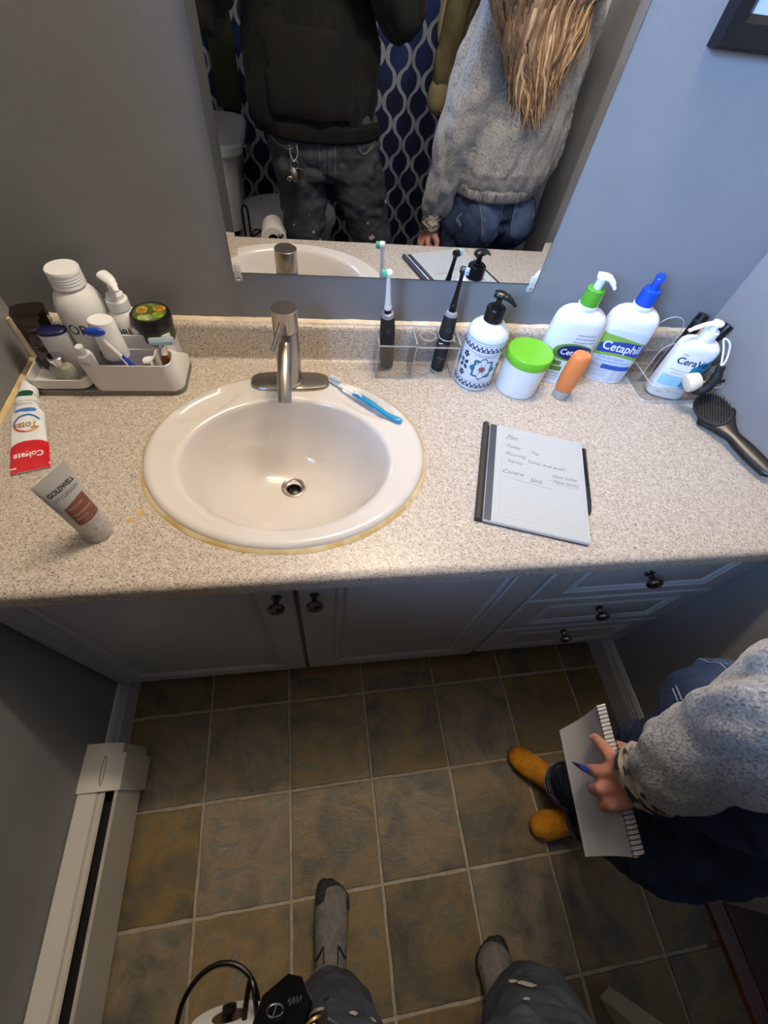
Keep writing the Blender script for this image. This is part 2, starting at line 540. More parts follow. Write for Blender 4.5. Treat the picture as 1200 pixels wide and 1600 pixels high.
for sgn in (-1, 1):
    lathe(bm, [(0.024, 0), (0.024, 0.006), (0.010, 0.009), (0.010, 0.03), (0.024, 0.04), (0.026, 0.052), (0.018, 0.06), (0.0, 0.062)], 20, Matrix.Translation((0.66, sgn * 0.0175, 0.95)) @ Matrix.Rotation(-sgn * pi / 2, 4, 'X'))
put('door_handle', bm, NICKEL, dr)

# ------------------------------------------------------------------ vanity
van = thing('vanity_cabinet', 'white thermofoil vanity cabinet with raised panel doors under the speckled countertop', 'cabinet', (0, 0, 0))
bm = NB()
CW = XR - XL - 0.006; CX = (XL + XR) / 2
for sx_ in (XL + 0.012, 0.998, XR - 0.012): box(bm, (sx_, -0.265, 0.4315), (0.018, 0.47, 0.661))
box(bm, (CX, -0.265, 0.11), (CW, 0.47, 0.018)); box(bm, (CX, -0.034, 0.4315), (CW, 0.008, 0.661))
for z0, z1 in ((0.10, 0.135), (0.735, 0.762)): box(bm, (CX, -0.4985, (z0 + z1) / 2), (CW, 0.003, z1 - z0))
box(bm, (CX, -0.4955, 0.43), (CW, 0.003, 0.64))
put('carcass', bm, CAB, van, smooth=False)
put('toe_kick', box(NB(), ((XL + XR) / 2, -0.440, 0.051), (XR - XL - 0.006, 0.016, 0.098)), CAB, van, smooth=False)
YF = -0.5178


def rect_panel(x0, x1, z0, z1, prof, th=0.0165):
    """panel facing -y; prof (inset, height)"""
    bm = NB(); rings = []
    back = [V((x0, YF + th, z0)), V((x1, YF + th, z0)), V((x1, YF + th, z1)), V((x0, YF + th, z1))]
    rings.append(back)
    for dx, dz, h in prof:
        rings.append([V((x0 + dx, YF - h, z0 + dz)), V((x1 - dx, YF - h, z0 + dz)), V((x1 - dx, YF - h, z1 - dz)), V((x0 + dx, YF - h, z1 - dz))])
    return ring_faces(bm, rings)


def front(name, x0, x1, z0, z1, ix, iz, kx, kz):
    pr = [(0.0, 0.0, -0.004), (0.0015, 0.0015, -0.0012), (0.004, 0.004, 0.0)]
    for d, h in ((0, 0.0), (0.002, -0.0035), (0.006, -0.004), (0.010, -0.001), (0.014, 0.0008), (0.018, -0.0008), (0.020, -0.0042), (0.024, -0.0045), (0.030, -0.0028)):
        pr.append((ix + d, iz + d, h))
    d = put(name, rect_panel(x0, x1, z0, z1, pr), CAB, van, ang=18)
    bm = NB()
    T = Matrix.Translation((kx, YF, kz)) @ Matrix.Rotation(pi / 2, 4, 'X')
    lathe(bm, [(0.0095, -0.001), (0.0095, 0.003), (0.006, 0.0045), (0.0048, 0.012), (0.008, 0.015), (0.0135, 0.018), (0.0158, 0.0225), (0.0150, 0.027), (0.010, 0.0305), (0.0, 0.032)], 24, T)
    put('knob', bm, PEWTER, d)
    return d


front('door', 0.006, 0.5035, 0.132, 0.755, 0.062, 0.045, 0.474, 0.672)
front('door', 0.5125, 0.992, 0.132, 0.755, 0.066, 0.045, 0.541, 0.672)
front('drawer', 1.001, 1.470, 0.557, 0.755, 0.062, 0.032, 1.214, 0.672)
front('drawer', 1.001, 1.470, 0.354, 0.549, 0.062, 0.032, 1.214, 0.478)
front('drawer', 1.001, 1.470, 0.148, 0.346, 0.062, 0.032, 1.210, 0.300)

# countertop with sink cut-out, rounded front edge and backsplash
SX, SY, SA, SB = 0.5055, -0.289, 0.2515, 0.207
ct = thing('countertop', 'beige speckled laminate countertop around the oval sink', 'countertop', (0, 0, H))
bm = NB()
X0, X1 = XL + 0.001, XR - 0.001
outer = [bm.verts.new((x, y, 0)) for x, y in ((X0, -0.533), (X1, -0.533), (X1, -0.002), (X0, -0.002))]
inner = [bm.verts.new((SX + (SA - 0.012) * cos(t), SY + (SB - 0.012) * sin(t), 0)) for t in [2 * pi * k / 72 for k in range(72)]]
es = [bm.edges.new((outer[i], outer[(i + 1) % 4])) for i in range(4)] + [bm.edges.new((inner[i], inner[(i + 1) % 72])) for i in range(72)]
bmesh.ops.triangle_fill(bm, edges=es, use_beauty=True)
low = [bm.verts.new((v.co.x, v.co.y, -0.036)) for v in inner]
for i in range(72):
    bm.faces.new((inner[i], inner[(i + 1) % 72], low[(i + 1) % 72], low[i]))
fp = [(-0.533, 0.0), (-0.538, -0.0008), (-0.5425, -0.003), (-0.5455, -0.0065), (-0.547, -0.011), (-0.547, -0.034), (-0.545, -0.036), (-0.52, -0.036)]
ring_faces(bm, [[V((X0, y, z)) for y, z in fp], [V((X1, y, z)) for y, z in fp]], closed=False)
bmesh.ops.remove_doubles(bm, verts=bm.verts[:], dist=1e-5)
put('slab', bm, COUNTER, ct, ang=40)
bm = NB()
bp_ = [(-0.03, 0.0), (-0.026, 0.0008), (-0.0235, 0.003), (-0.022, 0.007), (-0.021, 0.070), (-0.0195, 0.0755), (-0.016, 0.0785), (-0.011, 0.080), (-0.001, 0.080), (-0.001, 0.0)]
ring_faces(bm, [[V((X0, y, z)) for y, z in bp_], [V((X1, y, z)) for y, z in bp_]])
bks = thing('backsplash', 'low speckled backsplash along the back wall behind the counter', 'backsplash', (0, 0, H))
put('upstand', bm, COUNTER, bks, ang=40)
# uneven caulk along the wall and along the side wall
bm = NB(); rr = random.Random(5); rings = []
for k in range(121):
    x = X0 + (X1 - X0) * k / 120
    hh = 0.0045 + 0.0025 * noise.noise((x * 18, 0, 0)) + 0.001 * rr.random(); dd = 0.0075 + 0.004 * noise.noise((x * 23, 4, 0))
    rings.append([V((x, -0.0005, 0.0795)), V((x, -0.0005 - dd, 0.0797)), V((x, -0.0005 - dd * 0.5, 0.0797 + hh * 0.5)), V((x, -0.0006, 0.0797 + hh))])
ring_faces(bm, rings); put('caulk_bead', bm, CAULKW, bks)
bm = NB(); rings = []
for k in range(60):
    y = -0.03 - 0.51 * k / 59
    dd = 0.007 + 0.0015 * noise.noise((y * 20, 0, 3))
    rings.append([V((X0, y, -0.002)), V((X0 + dd, y, -0.001)), V((X0 + dd * 0.6, y, 0.003)), V((X0, y, dd * 0.8))])
ring_faces(bm, rings); put('caulk_bead', bm, CAULK, ct)
bm = NB(); rings = []
for k in range(20):
    z = 0.0 + 0.085 * k / 19; dd = 0.006 + 0.003 * noise.noise((z * 60, 0, 3))
    rings.append([V((X0, -0.026, z)), V((X0 + dd, -0.027 + dd * 0.5, z)), V((X0 + dd * 0.6, -0.021, z)), V((X0, -0.018, z))])
ring_faces(bm, rings); put('caulk_bead', bm, CAULKW, bks)
# two brown stains left of the sink
STAIN = M('stain', (206, 168, 96), 0.5, col2=(190, 150, 80), nscale=90)
for sx_, sy_, r_ in ((0.272, -0.411, 0.0085), (0.258, -0.425, 0.0065)):
    rs = random.Random(int(sx_ * 1e4)); vs = [(sx_, sy_, 0.0003)]; n = 22
    vs += [(sx_ + r_ * (0.25 + 0.85 * rs.random()) * cos(2 * pi * k / n), sy_ + r_ * (0.25 + 0.85 * rs.random()) * sin(2 * pi * k / n), 0.0003) for k in range(n)]
    raw('stain', vs, [(0, k + 1, (k + 1) % n + 1) for k in range(n)], STAIN, ct)

# sink
sk = thing('sink', 'oval white drop-in ceramic sink in the speckled countertop', 'sink', (SX, SY, H))
BX, BY, BA, BB = -0.0035, -0.022, 0.187, 0.150     # bowl
bm = NB(); rings = []; n = 128


def ell(a, b, cx, cy, z):
    return [V((cx + a * cos(2 * pi * k / n), cy + b * sin(2 * pi * k / n), z)) for k in range(n)]


rimp = [(0, -0.004), (0.0, 0.002), (-0.002, 0.007), (-0.006, 0.0105), (-0.012, 0.012)]
for d, z in rimp: rings.append(ell(SA + d, SB + d, 0, 0, z))
for t in [k / 10 for k in range(1, 11)]:
    a = (SA - 0.012) * (1 - t) + (BA + 0.006) * t; b = (SB - 0.012) * (1 - t) + (BB + 0.006) * t
    rings.append(ell(a, b, BX * t, BY * t, 0.012 - 0.002 * t))
DX, DY = -0.0025, 0.024
for t, z in ((0.0, 0.0075), (0.02, 0.002), (0.05, -0.008), (0.10, -0.030), (0.16, -0.055), (0.24, -0.080), (0.34, -0.102), (0.46, -0.119), (0.6, -0.131), (0.74, -0.138), (0.86, -0.142), (0.92, -0.1435)):
    a = BA * (1 - t) + 0.002 * t; b = BB * (1 - t) + 0.002 * t
    if t < 0.6: a *= 1 + 0.10 * (t / 0.6) * (1 - t); b *= 1 + 0.10 * (t / 0.6) * (1 - t)
    rings.append(ell(a, b, BX * (1 - t) + DX * t, BY * (1 - t) + DY * t, z))
for r in rings[5:15]:
    for p in r:        # two shallow soap dishes beside the faucet
        for cx, cy, an in ((-0.158, 0.118, radians(36)), (0.152, 0.118, radians(-36))):
            u = (p.x - cx) * cos(an) + (p.y - cy) * sin(an); v_ = -(p.x - cx) * sin(an) + (p.y - cy) * cos(an)
            q = (u / 0.062) ** 2 + (v_ / 0.024) ** 2
            if q < 1.3: p.z -= 0.0062 * max(0, min(1, (1.3 - q) / 0.35))
ring_faces(bm, rings, cap0=False, cap1=False)
put('basin', bm, CERAMIC, sk, ang=60)
bm = NB(); rings = []
for k in range(96):
    t = 2 * pi * k / 96; r = 0.0045 + 0.002 * noise.noise((cos(t) * 3, sin(t) * 3, 1)); fat = 1.3 if sin(t) < -0.3 else 0.9
    c, s_ = cos(t), sin(t)
    rings.append([V(((SA - 0.001) * c, (SB - 0.001) * s_, 0.0002)), V(((SA + r * fat) * c, (SB + r * fat) * s_, 0.0004)), V(((SA + r * 0.4) * c, (SB + r * 0.4) * s_, 0.004)), V(((SA - 0.001) * c, (SB - 0.001) * s_, 0.0055))])
rings.append([p.copy() for p in rings[0]])
ring_faces(bm, rings, cap0=False, cap1=False)
put('caulk_ring', bm, CAULK, sk)
bm = NB()
lathe(bm, [(0.026, -0.1425), (0.0255, -0.1405), (0.023, -0.1395), (0.017, -0.142), (0.0135, -0.147), (0.0125, -0.165)], 40, Matrix.Translation((DX, DY, 0)), cap0=False, cap1=False)
dn_ = put('drain', bm, NICKEL, sk)
put('drain_hole', lathe(NB(), [(0.0125, -0.166), (0.0, -0.166)], 24, Matrix.Translation((DX, DY, 0)), cap0=False), BLACKM, dn_)
put('drain_stopper', lathe(NB(), [(0.0115, -0.158), (0.0115, -0.155), (0.008, -0.153), (0.0, -0.1525)], 24, Matrix.Translation((DX, DY, 0))), BLACK, dn_)

# faucet
fc = thing('faucet', 'brushed nickel single lever faucet at the back of the oval sink', 'faucet', (0.507, -0.110, H + 0.0105))
bm = NB(); rings = []
for d, z in ((0, 0), (0, 0.004), (-0.002, 0.0065), (-0.006, 0.0075)):
    rings.append([V((x, y, z)) for x, y in sq(0.0785 + d, 0.0275 + d, 64, 3.6)])
ring_faces(bm, rings); put('base_plate', bm, NICKEL, fc)
bm = NB(); lathe(bm, [(0.0265, 0.007), (0.0265, 0.010), (0.0235, 0.0125), (0.0228, 0.016), (0.0228, 0.120), (0.0222, 0.1212)], 40)
put('body', bm, NICKEL, fc)
bm = NB(); lathe(bm, [(0.0222, 0.1218), (0.0228, 0.123), (0.0228, 0.1615), (0.0218, 0.1625), (0.0, 0.1625)], 40)
cp = put('handle_cap', bm, NICKEL, fc)
bm = NB(); tube(bm, [(-0.004, -0.018, 0.146), (-0.012, -0.034, 0.131), (-0.022, -0.052, 0.112)], [0.0052, 0.005, 0.0055], 16)
put('lever', bm, NICKEL, cp)
bm = NB(); tube(bm, [(-0.002, -0.012, 0.098), (-0.003, -0.045, 0.094), (-0.005, -0.085, 0.078), (-0.006, -0.116, 0.052)], [0.0135, 0.0130, 0.0128, 0.0126], 28)
put('spout', bm, NICKEL, fc)
bm = NB(); tube(bm, [(0.002, 0.034, 0.004), (0.002, 0.034, 0.095)], 0.0022, 10); lathe(bm, [(0.0022, 0.09), (0.0042, 0.093), (0.0042, 0.103), (0.0, 0.105)], 14, Matrix.Translation((0.002, 0.034, 0)))
put('lift_rod', bm, CHROME, fc)

# ------------------------------------------------------------------ mirror
ML, MR_, MZ0, MZ1 = 0.4148, 1.0076, 0.976, 1.88
MIR = bpy.data.materials.new('mirror_silver'); MIR.use_nodes = True
bs = MIR.node_tree.nodes['Principled BSDF']; bs.inputs['Metallic'].default_value = 1; bs.inputs['Roughness'].default_value = 0.0
nz = MIR.node_tree.nodes.new('ShaderNodeTexNoise'); nz.inputs['Scale'].default_value = 3
cr = MIR.node_tree.nodes.new('ShaderNodeValToRGB'); cr.color_ramp.elements[0].color = (0.80, 0.81, 0.81, 1); cr.color_ramp.elements[1].color = (0.83, 0.84, 0.84, 1)
MIR.node_tree.links.new(nz.outputs['Fac'], cr.inputs[0]); MIR.node_tree.links.new(cr.outputs[0], bs.inputs['Base Color'])
mir = thing('wall_mirror', 'large rectangular mirror on the back wall above the sink', 'mirror', ((ML + MR_) / 2, 0, MZ0))
hw = (MR_ - ML) / 2; mh = MZ1 - MZ0; bw = 0.014
put('glass', box(NB(), (0, -0.0028, mh / 2), (2 * hw - 2 * bw, 0.0045, mh)), MIR, mir, smooth=False)
for s in (-1, 1):
    bm = NB()
    xa, xb = s * (hw - bw), s * hw
    ring_faces(bm, [[V((xa, -0.0005, z)), V((xa, -0.00505, z)), V((xb, -0.0039, z)), V((xb, -0.0005, z))] for z in (0, mh)])
    put('bevelled_edge', bm, MIR, mir, smooth=False)
put('mirror_edge', box(NB(), (0, -0.0024, -0.0008), (2 * hw, 0.0044, 0.0016)), M('mirror_edge_dark', (60, 66, 66), 0.3), mir, smooth=False)
rr = random.Random(9)
for s in (-1, 1):       # clear plastic corner clips
    x = s * (hw - 0.008)
    bm = NB(); T = Matrix.Translation((x, -0.0055, -0.004)) @ Matrix.Rotation(pi / 2, 4, 'X')
    box(bm, (x, -0.0065, 0.003), (0.013, 0.004, 0.024), 0.0018); box(bm, (x, -0.004, -0.011), (0.014, 0.006, 0.012), 0.0018)
    cl = put('mirror_clip', bm, frosted('clip_plastic', amt=0.45), mir)
    put('screw', lathe(NB(), [(0.0032, 0.001), (0.003, 0.0035), (0.0, 0.0042)], 14, Matrix.Translation((x, -0.006, -0.010)) @ Matrix.Rotation(pi / 2, 4, 'X')), CHROME, cl)

# picture frame
pf = thing('picture_frame', 'black picture frame on the wall right of the mirror', 'picture frame', (1.118, 0, 1.314))
bm = NB()
pw, ph, fwid, fd = 0.30, 0.38, 0.034, 0.018
rings = []
for d, y in ((0, -0.001), (0, -fd), (0.004, -fd - 0.002), (fwid - 0.008, -fd), (fwid, -fd + 0.006), (fwid, -0.006)):
    rings.append([V((d, y, d)), V((pw - d, y, d)), V((pw - d, y, ph - d)), V((d, y, ph - d))])
ring_faces(bm, rings); put('frame', bm, M('black_wood', (14, 14, 17), 0.35, bump=0.05, bscale=90), pf, ang=20)
put('print', box(NB(), (pw / 2, -0.008, ph / 2), (pw - 2 * fwid + 0.002, 0.003, ph - 2 * fwid + 0.002)), M('pale_print', (196, 210, 224), 0.25, col2=(170, 192, 214), nscale=6), pf, smooth=False)

# ------------------------------------------------------------------ baseboard heater
HEAT = M('heater_enamel', (206, 202, 192), 0.38, bump=0.02, bscale=30)
ht = thing('baseboard_heater', 'cream metal baseboard heater along the left wall', 'heater', (XL, -0.665, 0))
Y0h, Y1h = -0.05, -0.79


def extr(prof, y0, y1, nm, mat, par, ang=25):
    bm = NB(); ring_faces(bm, [[V((x, y, z)) for x, z in prof] for y in (y0, y1)]); return put(nm, bm, mat, par, ang=ang)


extr([(0.001, 0.02), (0.001, 0.196), (0.004, 0.199), (0.040, 0.192), (0.042, 0.186), (0.040, 0.184), (0.006, 0.190), (0.004, 0.02)], Y0h, Y1h, 'back_plate', HEAT, ht)
extr([(0.038, 0.155), (0.0415, 0.184), (0.052, 0.186), (0.055, 0.181), (0.051, 0.172), (0.042, 0.153)], Y0h, Y1h, 'damper', HEAT, ht)
extr([(0.069, 0.165), (0.071, 0.174), (0.075, 0.176), (0.0775, 0.172), (0.0775, 0.030), (0.074, 0.026), (0.073, 0.03), (0.073, 0.165)], Y0h, Y1h, 'front_panel', HEAT, ht)
extr([(0.010, 0.04), (0.062, 0.04), (0.062, 0.125), (0.010, 0.125)], Y0h, Y1h, 'heating_fins', BLACKM, ht)
bm = NB()
ec = [(0.001, 0.012), (0.001, 0.204), (0.044, 0.200), (0.060, 0.192), (0.082, 0.176), (0.083, 0.168), (0.083, 0.014)]
ring_faces(bm, [[V((x, y, z)) for x, z in ec] for y in (-0.022, -0.098)])
e2 = [(0.001, 0.012), (0.001, 0.201), (0.040, 0.197), (0.056, 0.188), (0.072, 0.172), (0.072, 0.014)]
ring_faces(bm, [[V((x, y, z)) for x, z in e2] for y in (0.0, -0.024)])
ecap = put('end_cap', bm, HEAT, ht, ang=25)
bm = NB(); pth = [(0.047 + 0.0035 * cos(t), -0.057 + 0.030 * sin(t), 0.1995 - 0.3 * 0.0035 * cos(t)) for t in [2 * pi * k / 24 for k in range(25)]]
tube(bm, pth, 0.0006, 6, caps=False); put('knockout_outline', bm, BLACKM, ecap)

# ------------------------------------------------------------------ things on the counter
def flat(z=0.0):
    return lambda u, v: V((u, v, z))


def cylmap(r, eps=0.0003, z0=0.0, rf=None):
    """u = arc length around the front (-y), v = height"""
    def f(u, v):
        R = (rf(v) if rf else r); a = u / R
        return V(((R + eps) * sin(a), -(R + eps) * cos(a), v + z0))
    return f


INK = M('dark_ink', (28, 28, 32), 0.5)
NAVY = M('navy_print', (22, 40, 98), 0.4)
GREY_INK = M('grey_ink', (120, 122, 126), 0.5)

# --- storage caddy
CADDY = M('caddy_plastic', (222, 220, 218), 0.42)
cad = thing('storage_caddy', 'light grey stepped bathroom caddy with dark base in the left corner', 'caddy', (0.165, -0.082, H))


def rrect(x0, x1, y0, y1, r, z, n=6):
    pts = []
    for cx, cy, a0 in ((x1 - r, y1 - r, 0), (x0 + r, y1 - r, 90), (x0 + r, y0 + r, 180), (x1 - r, y0 + r, 270)):
        for k in range(n + 1):
            a = radians(a0 + 90 * k / n); pts.append(V((cx + r * cos(a), cy + r * sin(a), z)))
    return pts


def bin_(bm, x0, x1, y0, y1, zt, r=0.014, wall=0.0026, z0=0.012, flare=0.0):
    rings = [rrect(x0 + .004, x1 - .004, y0 + .004, y1 - .004, r, z0), rrect(x0, x1, y0, y1, r, z0 + 0.006), rrect(x0 - flare, x1 + flare, y0 - flare, y1 + flare, r, zt - 0.001),
             rrect(x0 - flare + wall * .5, x1 + flare - wall * .5, y0 - flare + wall * .5, y1 + flare - wall * .5, r, zt), rrect(x0 - flare + wall, x1 + flare - wall, y0 - flare + wall, y1 + flare - wall, r - 0.002, zt - 0.001),
             rrect(x0 + wall, x1 - wall, y0 + wall, y1 - wall, r - 0.002, z0 + 0.004)]
    ring_faces(bm, rings)


bm = NB()
ring_faces(bm, [rrect(-0.135, 0.138, -0.056, 0.056, 0.024, z) for z in (0.0, 0.0105)] + [rrect(-0.134, 0.137, -0.055, 0.055, 0.024, 0.0118)])
put('base', bm, M('caddy_base', (120, 116, 110), 0.5), cad)
bm = NB(); bin_(bm, -0.134, -0.026, -0.055, 0.050, 0.036, 0.018); put('low_tray', bm, CADDY, cad)
bm = NB()       # right shell swelling out to the foot
rings = [rrect(-0.028, 0.137, -0.055, 0.055, 0.022, 0.011), rrect(-0.028, 0.137, -0.055, 0.055, 0.022, 0.020), rrect(-0.030, 0.128, -0.055, -0.004, 0.016, 0.068), rrect(-0.029, 0.127, -0.054, -0.005, 0.016, 0.0690), rrect(-0.0275, 0.1255, -0.0525, -0.0065, 0.014, 0.068), rrect(-0.024, 0.118, -0.050, -0.008, 0.012, 0.018)]
ring_faces(bm, rings); put('front_bin', bm, CADDY, cad)
bm = NB(); bin_(bm, -0.038, 0.126, -0.004, 0.053, 0.097, 0.016); put('back_bin', bm, CADDY, cad)
bm = NB(); box(bm, (0.096, -0.030, 0.045), (0.0024, 0.044, 0.050)); put('divider', bm, CADDY, cad, smooth=False)

# tall white bottle
b1 = thing('tall_white_bottle', 'tall white screw cap bottle, tallest in the grey caddy', 'bottle', (0.150, -0.055, H + 0.017), radians(-6))
WB = M('bottle_white', (228, 228, 226), 0.35)
bm = NB(); lathe(bm, [(0.034, 0), (0.0385, 0.003), (0.0395, 0.008), (0.0395, 0.112), (0.038, 0.125), (0.033, 0.139), (0.026, 0.149), (0.0225, 0.153), (0.0225, 0.158)], 40); put('body', bm, WB, b1)
bm = NB(); prof = [(0.0262, 0.1555)]
for k in range(4): prof += [(0.0262, 0.159 + k * 0.0045), (0.0256, 0.1605 + k * 0.0045), (0.0262, 0.162 + k * 0.0045)]
prof += [(0.0262, 0.181), (0.025, 0.183), (0.0, 0.1832)]; lathe(bm, prof, 40); put('screw_cap', bm, WHITE_PL, b1)
p = Print(cylmap(0.0395)); p.text('ORL', 0.026, 0.006, 0.092, bold=0.0002, width=0.046); p.done('lettering', INK, b1)
p = Print(cylmap(0.0395)); p.line([(-0.006, 0.076), (0.03, 0.076)], 0.0008); p.line([(0.0, 0.070), (0.024, 0.070)], 0.0006); p.text('60', 0.014, 0.022, 0.045); p.done('small_lettering', GREY_INK, b1)

# white pump bottle
b2 = thing('white_pump_bottle', 'slim white pump bottle beside the tall white bottle in the caddy', 'bottle', (0.212, -0.050, H + 0.017), radians(-10))
bm = NB(); lathe(bm, [(0.021, 0), (0.0245, 0.003), (0.0245, 0.092), (0.022, 0.103), (0.0165, 0.110), (0.0165, 0.114)], 32); put('body', bm, WB, b2)
bm = NB(); lathe(bm, [(0.0185, 0.1125), (0.0185, 0.128), (0.0172, 0.1295), (0.0140, 0.130), (0.0140, 0.137), (0.0125, 0.138), (0.0055, 0.138), (0.0055, 0.158)], 28); put('collar', bm, WHITE_PL, b2)
bm = NB(); tube(bm, bez([(-0.012, 0.008, 0.1655), (0.0, 0.0, 0.164), (0.010, -0.008, 0.160), (0.018, -0.016, 0.152)], 5), [0.0105] * 6 + [0.0095] * 3 + [0.0075] * 3 + [0.0055] * 2 + [0.0045] * 2, 16, flat=0.55)
put('pump_head', bm, WHITE_PL, b2)
p = Print(cylmap(0.0245)); p.text('ORL', 0.018, 0.004, 0.077, bold=0.0002, width=0.030); p.line([(-0.008, 0.066), (0.018, 0.066)], 0.0006); p.done('lettering', INK, b2)

# green jar with fruit lid
b3 = thing('hair_mask_jar', 'dark green round jar with a black rimmed fruit picture lid', 'jar', (0.262, -0.056, H + 0.070), 0)
JG = M('jar_green', (62, 76, 52), 0.3, trans=0.1)
bm = NB(); lathe(bm, [(0.027, 0), (0.031, 0.004), (0.0335, 0.012), (0.0335, 0.036)], 36); put('body', bm, JG, b3)
bm = NB(); lathe(bm, [(0.0345, 0.034), (0.035, 0.036), (0.035, 0.052), (0.0335, 0.0545), (0.030, 0.055), (0.0295, 0.0545), (0.0, 0.0545)], 40); lid = put('lid', bm, BLACK, b3)
fm = flat(0.0548)
Print(fm).ell(0, 0, 0.0293, 0.0293, 28).done('picture_ground', M('lid_olive', (78, 92, 40), 0.35), lid)
for (u, v, a, b_, c, nm) in ((-0.014, 0.006, 0.010, 0.012, (196, 150, 62), 'fruit_print'), (0.015, 0.012, 0.0115, 0.009, (206, 150, 50), 'fruit_print'), (-0.004, -0.017, 0.014, 0.009, (176, 190, 120), 'fruit_print'), (0.016, -0.009, 0.010, 0.010, (150, 176, 52), 'fruit_print'), (0.0, 0.021, 0.011, 0.005, (120, 150, 80), 'fruit_print')):
    Print(flat(0.0550)).ell(u, v, a, b_, 16).done(nm, M('fruit', c, 0.4, col2=tuple(int(x * 0.7) for x in c), nscale=120), lid)
p = Print(cylmap(0.0335)); p.text('avocado', 0.010, 0.010, 0.022); p.done('lettering', M('pale_green_ink', (150, 170, 130), 0.5), b3)

# tall white cap bottle with lilac liquid
b4 = thing('lilac_lotion_bottle', 'white capped oval bottle with lilac base in the front of the caddy', 'bottle', (0.196, -0.105, H + 0.019), radians(-8))
bm = NB(); lathe(bm, [(0.019, 0), (0.022, 0.003), (0.0225, 0.052)], 32, sy=0.75); put('body', bm, M('lilac_liquid', (150, 140, 186), 0.2, coat=0.5), b4)
bm = NB(); lathe(bm, [(0.0230, 0.050), (0.0232, 0.054), (0.0218, 0.118), (0.0205, 0.1205), (0.0, 0.1215)], 36, sy=0.8); put('cap', bm, WHITE_PL, b4)
# blue and white toothbrush leaning in front of it
b5 = thing('blue_white_toothbrush', 'blue and white toothbrush standing head up in the grey caddy', 'toothbrush', (0.224, -0.122, H + 0.030), 0)
hp = [(0.004, 0.004, 0.0), (0.0, 0.0, 0.02), (-0.012, -0.004, 0.052), (-0.024, -0.008, 0.080), (-0.031, -0.010, 0.100)]
bm = NB(); tube(bm, bez(hp[:3], 6), [0.0050] * 6 + [0.0056] * 4 + [0.0045] * 3, 12); put('handle', bm, M('toothbrush_blue', (28, 70, 176), 0.25, coat=0.3), b5)
bm = NB(); tube(bm, bez(hp[2:], 6), [0.0035] * 13, 10); tube(bm, [(-0.002, -0.0045, 0.012), (-0.006, -0.0065, 0.034), (-0.012, -0.009, 0.054)], [0.001, 0.002, 0.001], 8); put('neck', bm, WHITE_PL, b5)
bm = NB(); bmesh.ops.create_uvsphere(bm, u_segments=20, v_segments=12, radius=1.0, matrix=Matrix.Translation((-0.033, -0.011, 0.104)) @ Matrix.Diagonal((0.0175, 0.006, 0.0085, 1))); put('head', bm, MATS['toothbrush_blue'], b5)

# small ointment tube
b6 = thing('small_ointment_tube', 'small white ointment tube with narrow cap in the front of the caddy', 'tube', (0.152, -0.118, H + 0.022), radians(-12), rot=(radians(8), radians(2), radians(-12)))
bm = NB(); ring_faces(bm, [[V((x, y, z)) for x, y in sq(a, b_, 24, 2.3)] for a, b_, z in ((0.0165, 0.0012, -0.005), (0.0160, 0.005, 0.01), (0.0145, 0.0105, 0.045), (0.0135, 0.0125, 0.062), (0.011, 0.011, 0.066), (0.006, 0.006, 0.068))]); put('body', bm, M('ointment_white', (222, 222, 228), 0.3), b6)
bm = NB(); lathe(bm, [(0.0068, 0.067), (0.0066, 0.082), (0.0055, 0.083), (0.0, 0.083)], 20); put('cap', bm, WHITE_PL, b6)
p = Print(lambda u, v: V((u, -(0.005 + (v - 0.01) * 0.16) * sqrt(max(0, 1 - (u / 0.0158) ** 2)) - 0.0007, v)))
for k in range(5): p.text('|||| ||| |||||', 0.0055, 0, 0.030 + 0.006 * k, rot=0)
p.done('small_lettering', GREY_INK, b6, True)

# small round white cap
b7 = thing('small_capped_bottle', 'tiny bottle with round white cap in front of the green jar', 'bottle', (0.237, -0.072, H + 0.017), 0)
bm = NB(); lathe(bm, [(0.011, 0), (0.0125, 0.002), (0.0125, 0.062), (0.009, 0.068)], 24); put('body', bm, M('milky_plastic', (196, 198, 200), 0.35), b7)
bm = NB(); lathe(bm, [(0.0100, 0.066), (0.0105, 0.068), (0.0105, 0.083), (0.009, 0.085), (0.0, 0.0855)], 24); put('cap', bm, WHITE_PL, b7)

# razor
b8 = thing('safety_razor', 'silver cartridge razor with amber handle at the right end of the caddy', 'razor', (0.278, -0.112, H + 0.020), radians(6))
bm = NB(); tube(bm, bez([(0.0, 0.006, 0.0), (0.001, 0.004, 0.03), (0.004, 0.0, 0.062)], 6), [0.0075] * 7 + [0.0085] * 3 + [0.0070] * 3, 14); put('handle', bm, M('amber_handle', (176, 112, 52), 0.25, coat=0.4, col2=(150, 88, 40), nscale=60), b8)
bm = NB(); tube(bm, [(0.004, 0.0, 0.060), (0.006, -0.002, 0.074), (0.008, -0.004, 0.082)], [0.0080, 0.0055, 0.0070], 14); put('neck', bm, CHROME, b8)
bm = NB(); box(bm, (0.009, -0.007, 0.088), (0.042, 0.009, 0.013), 0.002, M4=Matrix.Rotation(radians(-25), 3, 'X')); hd = put('head', bm, M('razor_grey', (176, 186, 194), 0.3), b8)
bm = NB(); box(bm, (0.009, -0.0125, 0.0885), (0.038, 0.0012, 0.0035), M4=Matrix.Rotation(radians(-25), 3, 'X')); put('lubricating_strip', bm, M('razor_blue', (120, 168, 190), 0.4), hd)
bm = NB()
for k in range(3): box(bm, (0.009, -0.0118 + 0.0005 * k, 0.0853 - 0.0013 * k), (0.037, 0.0010, 0.0007))
put('blade', bm, CHROME, hd)

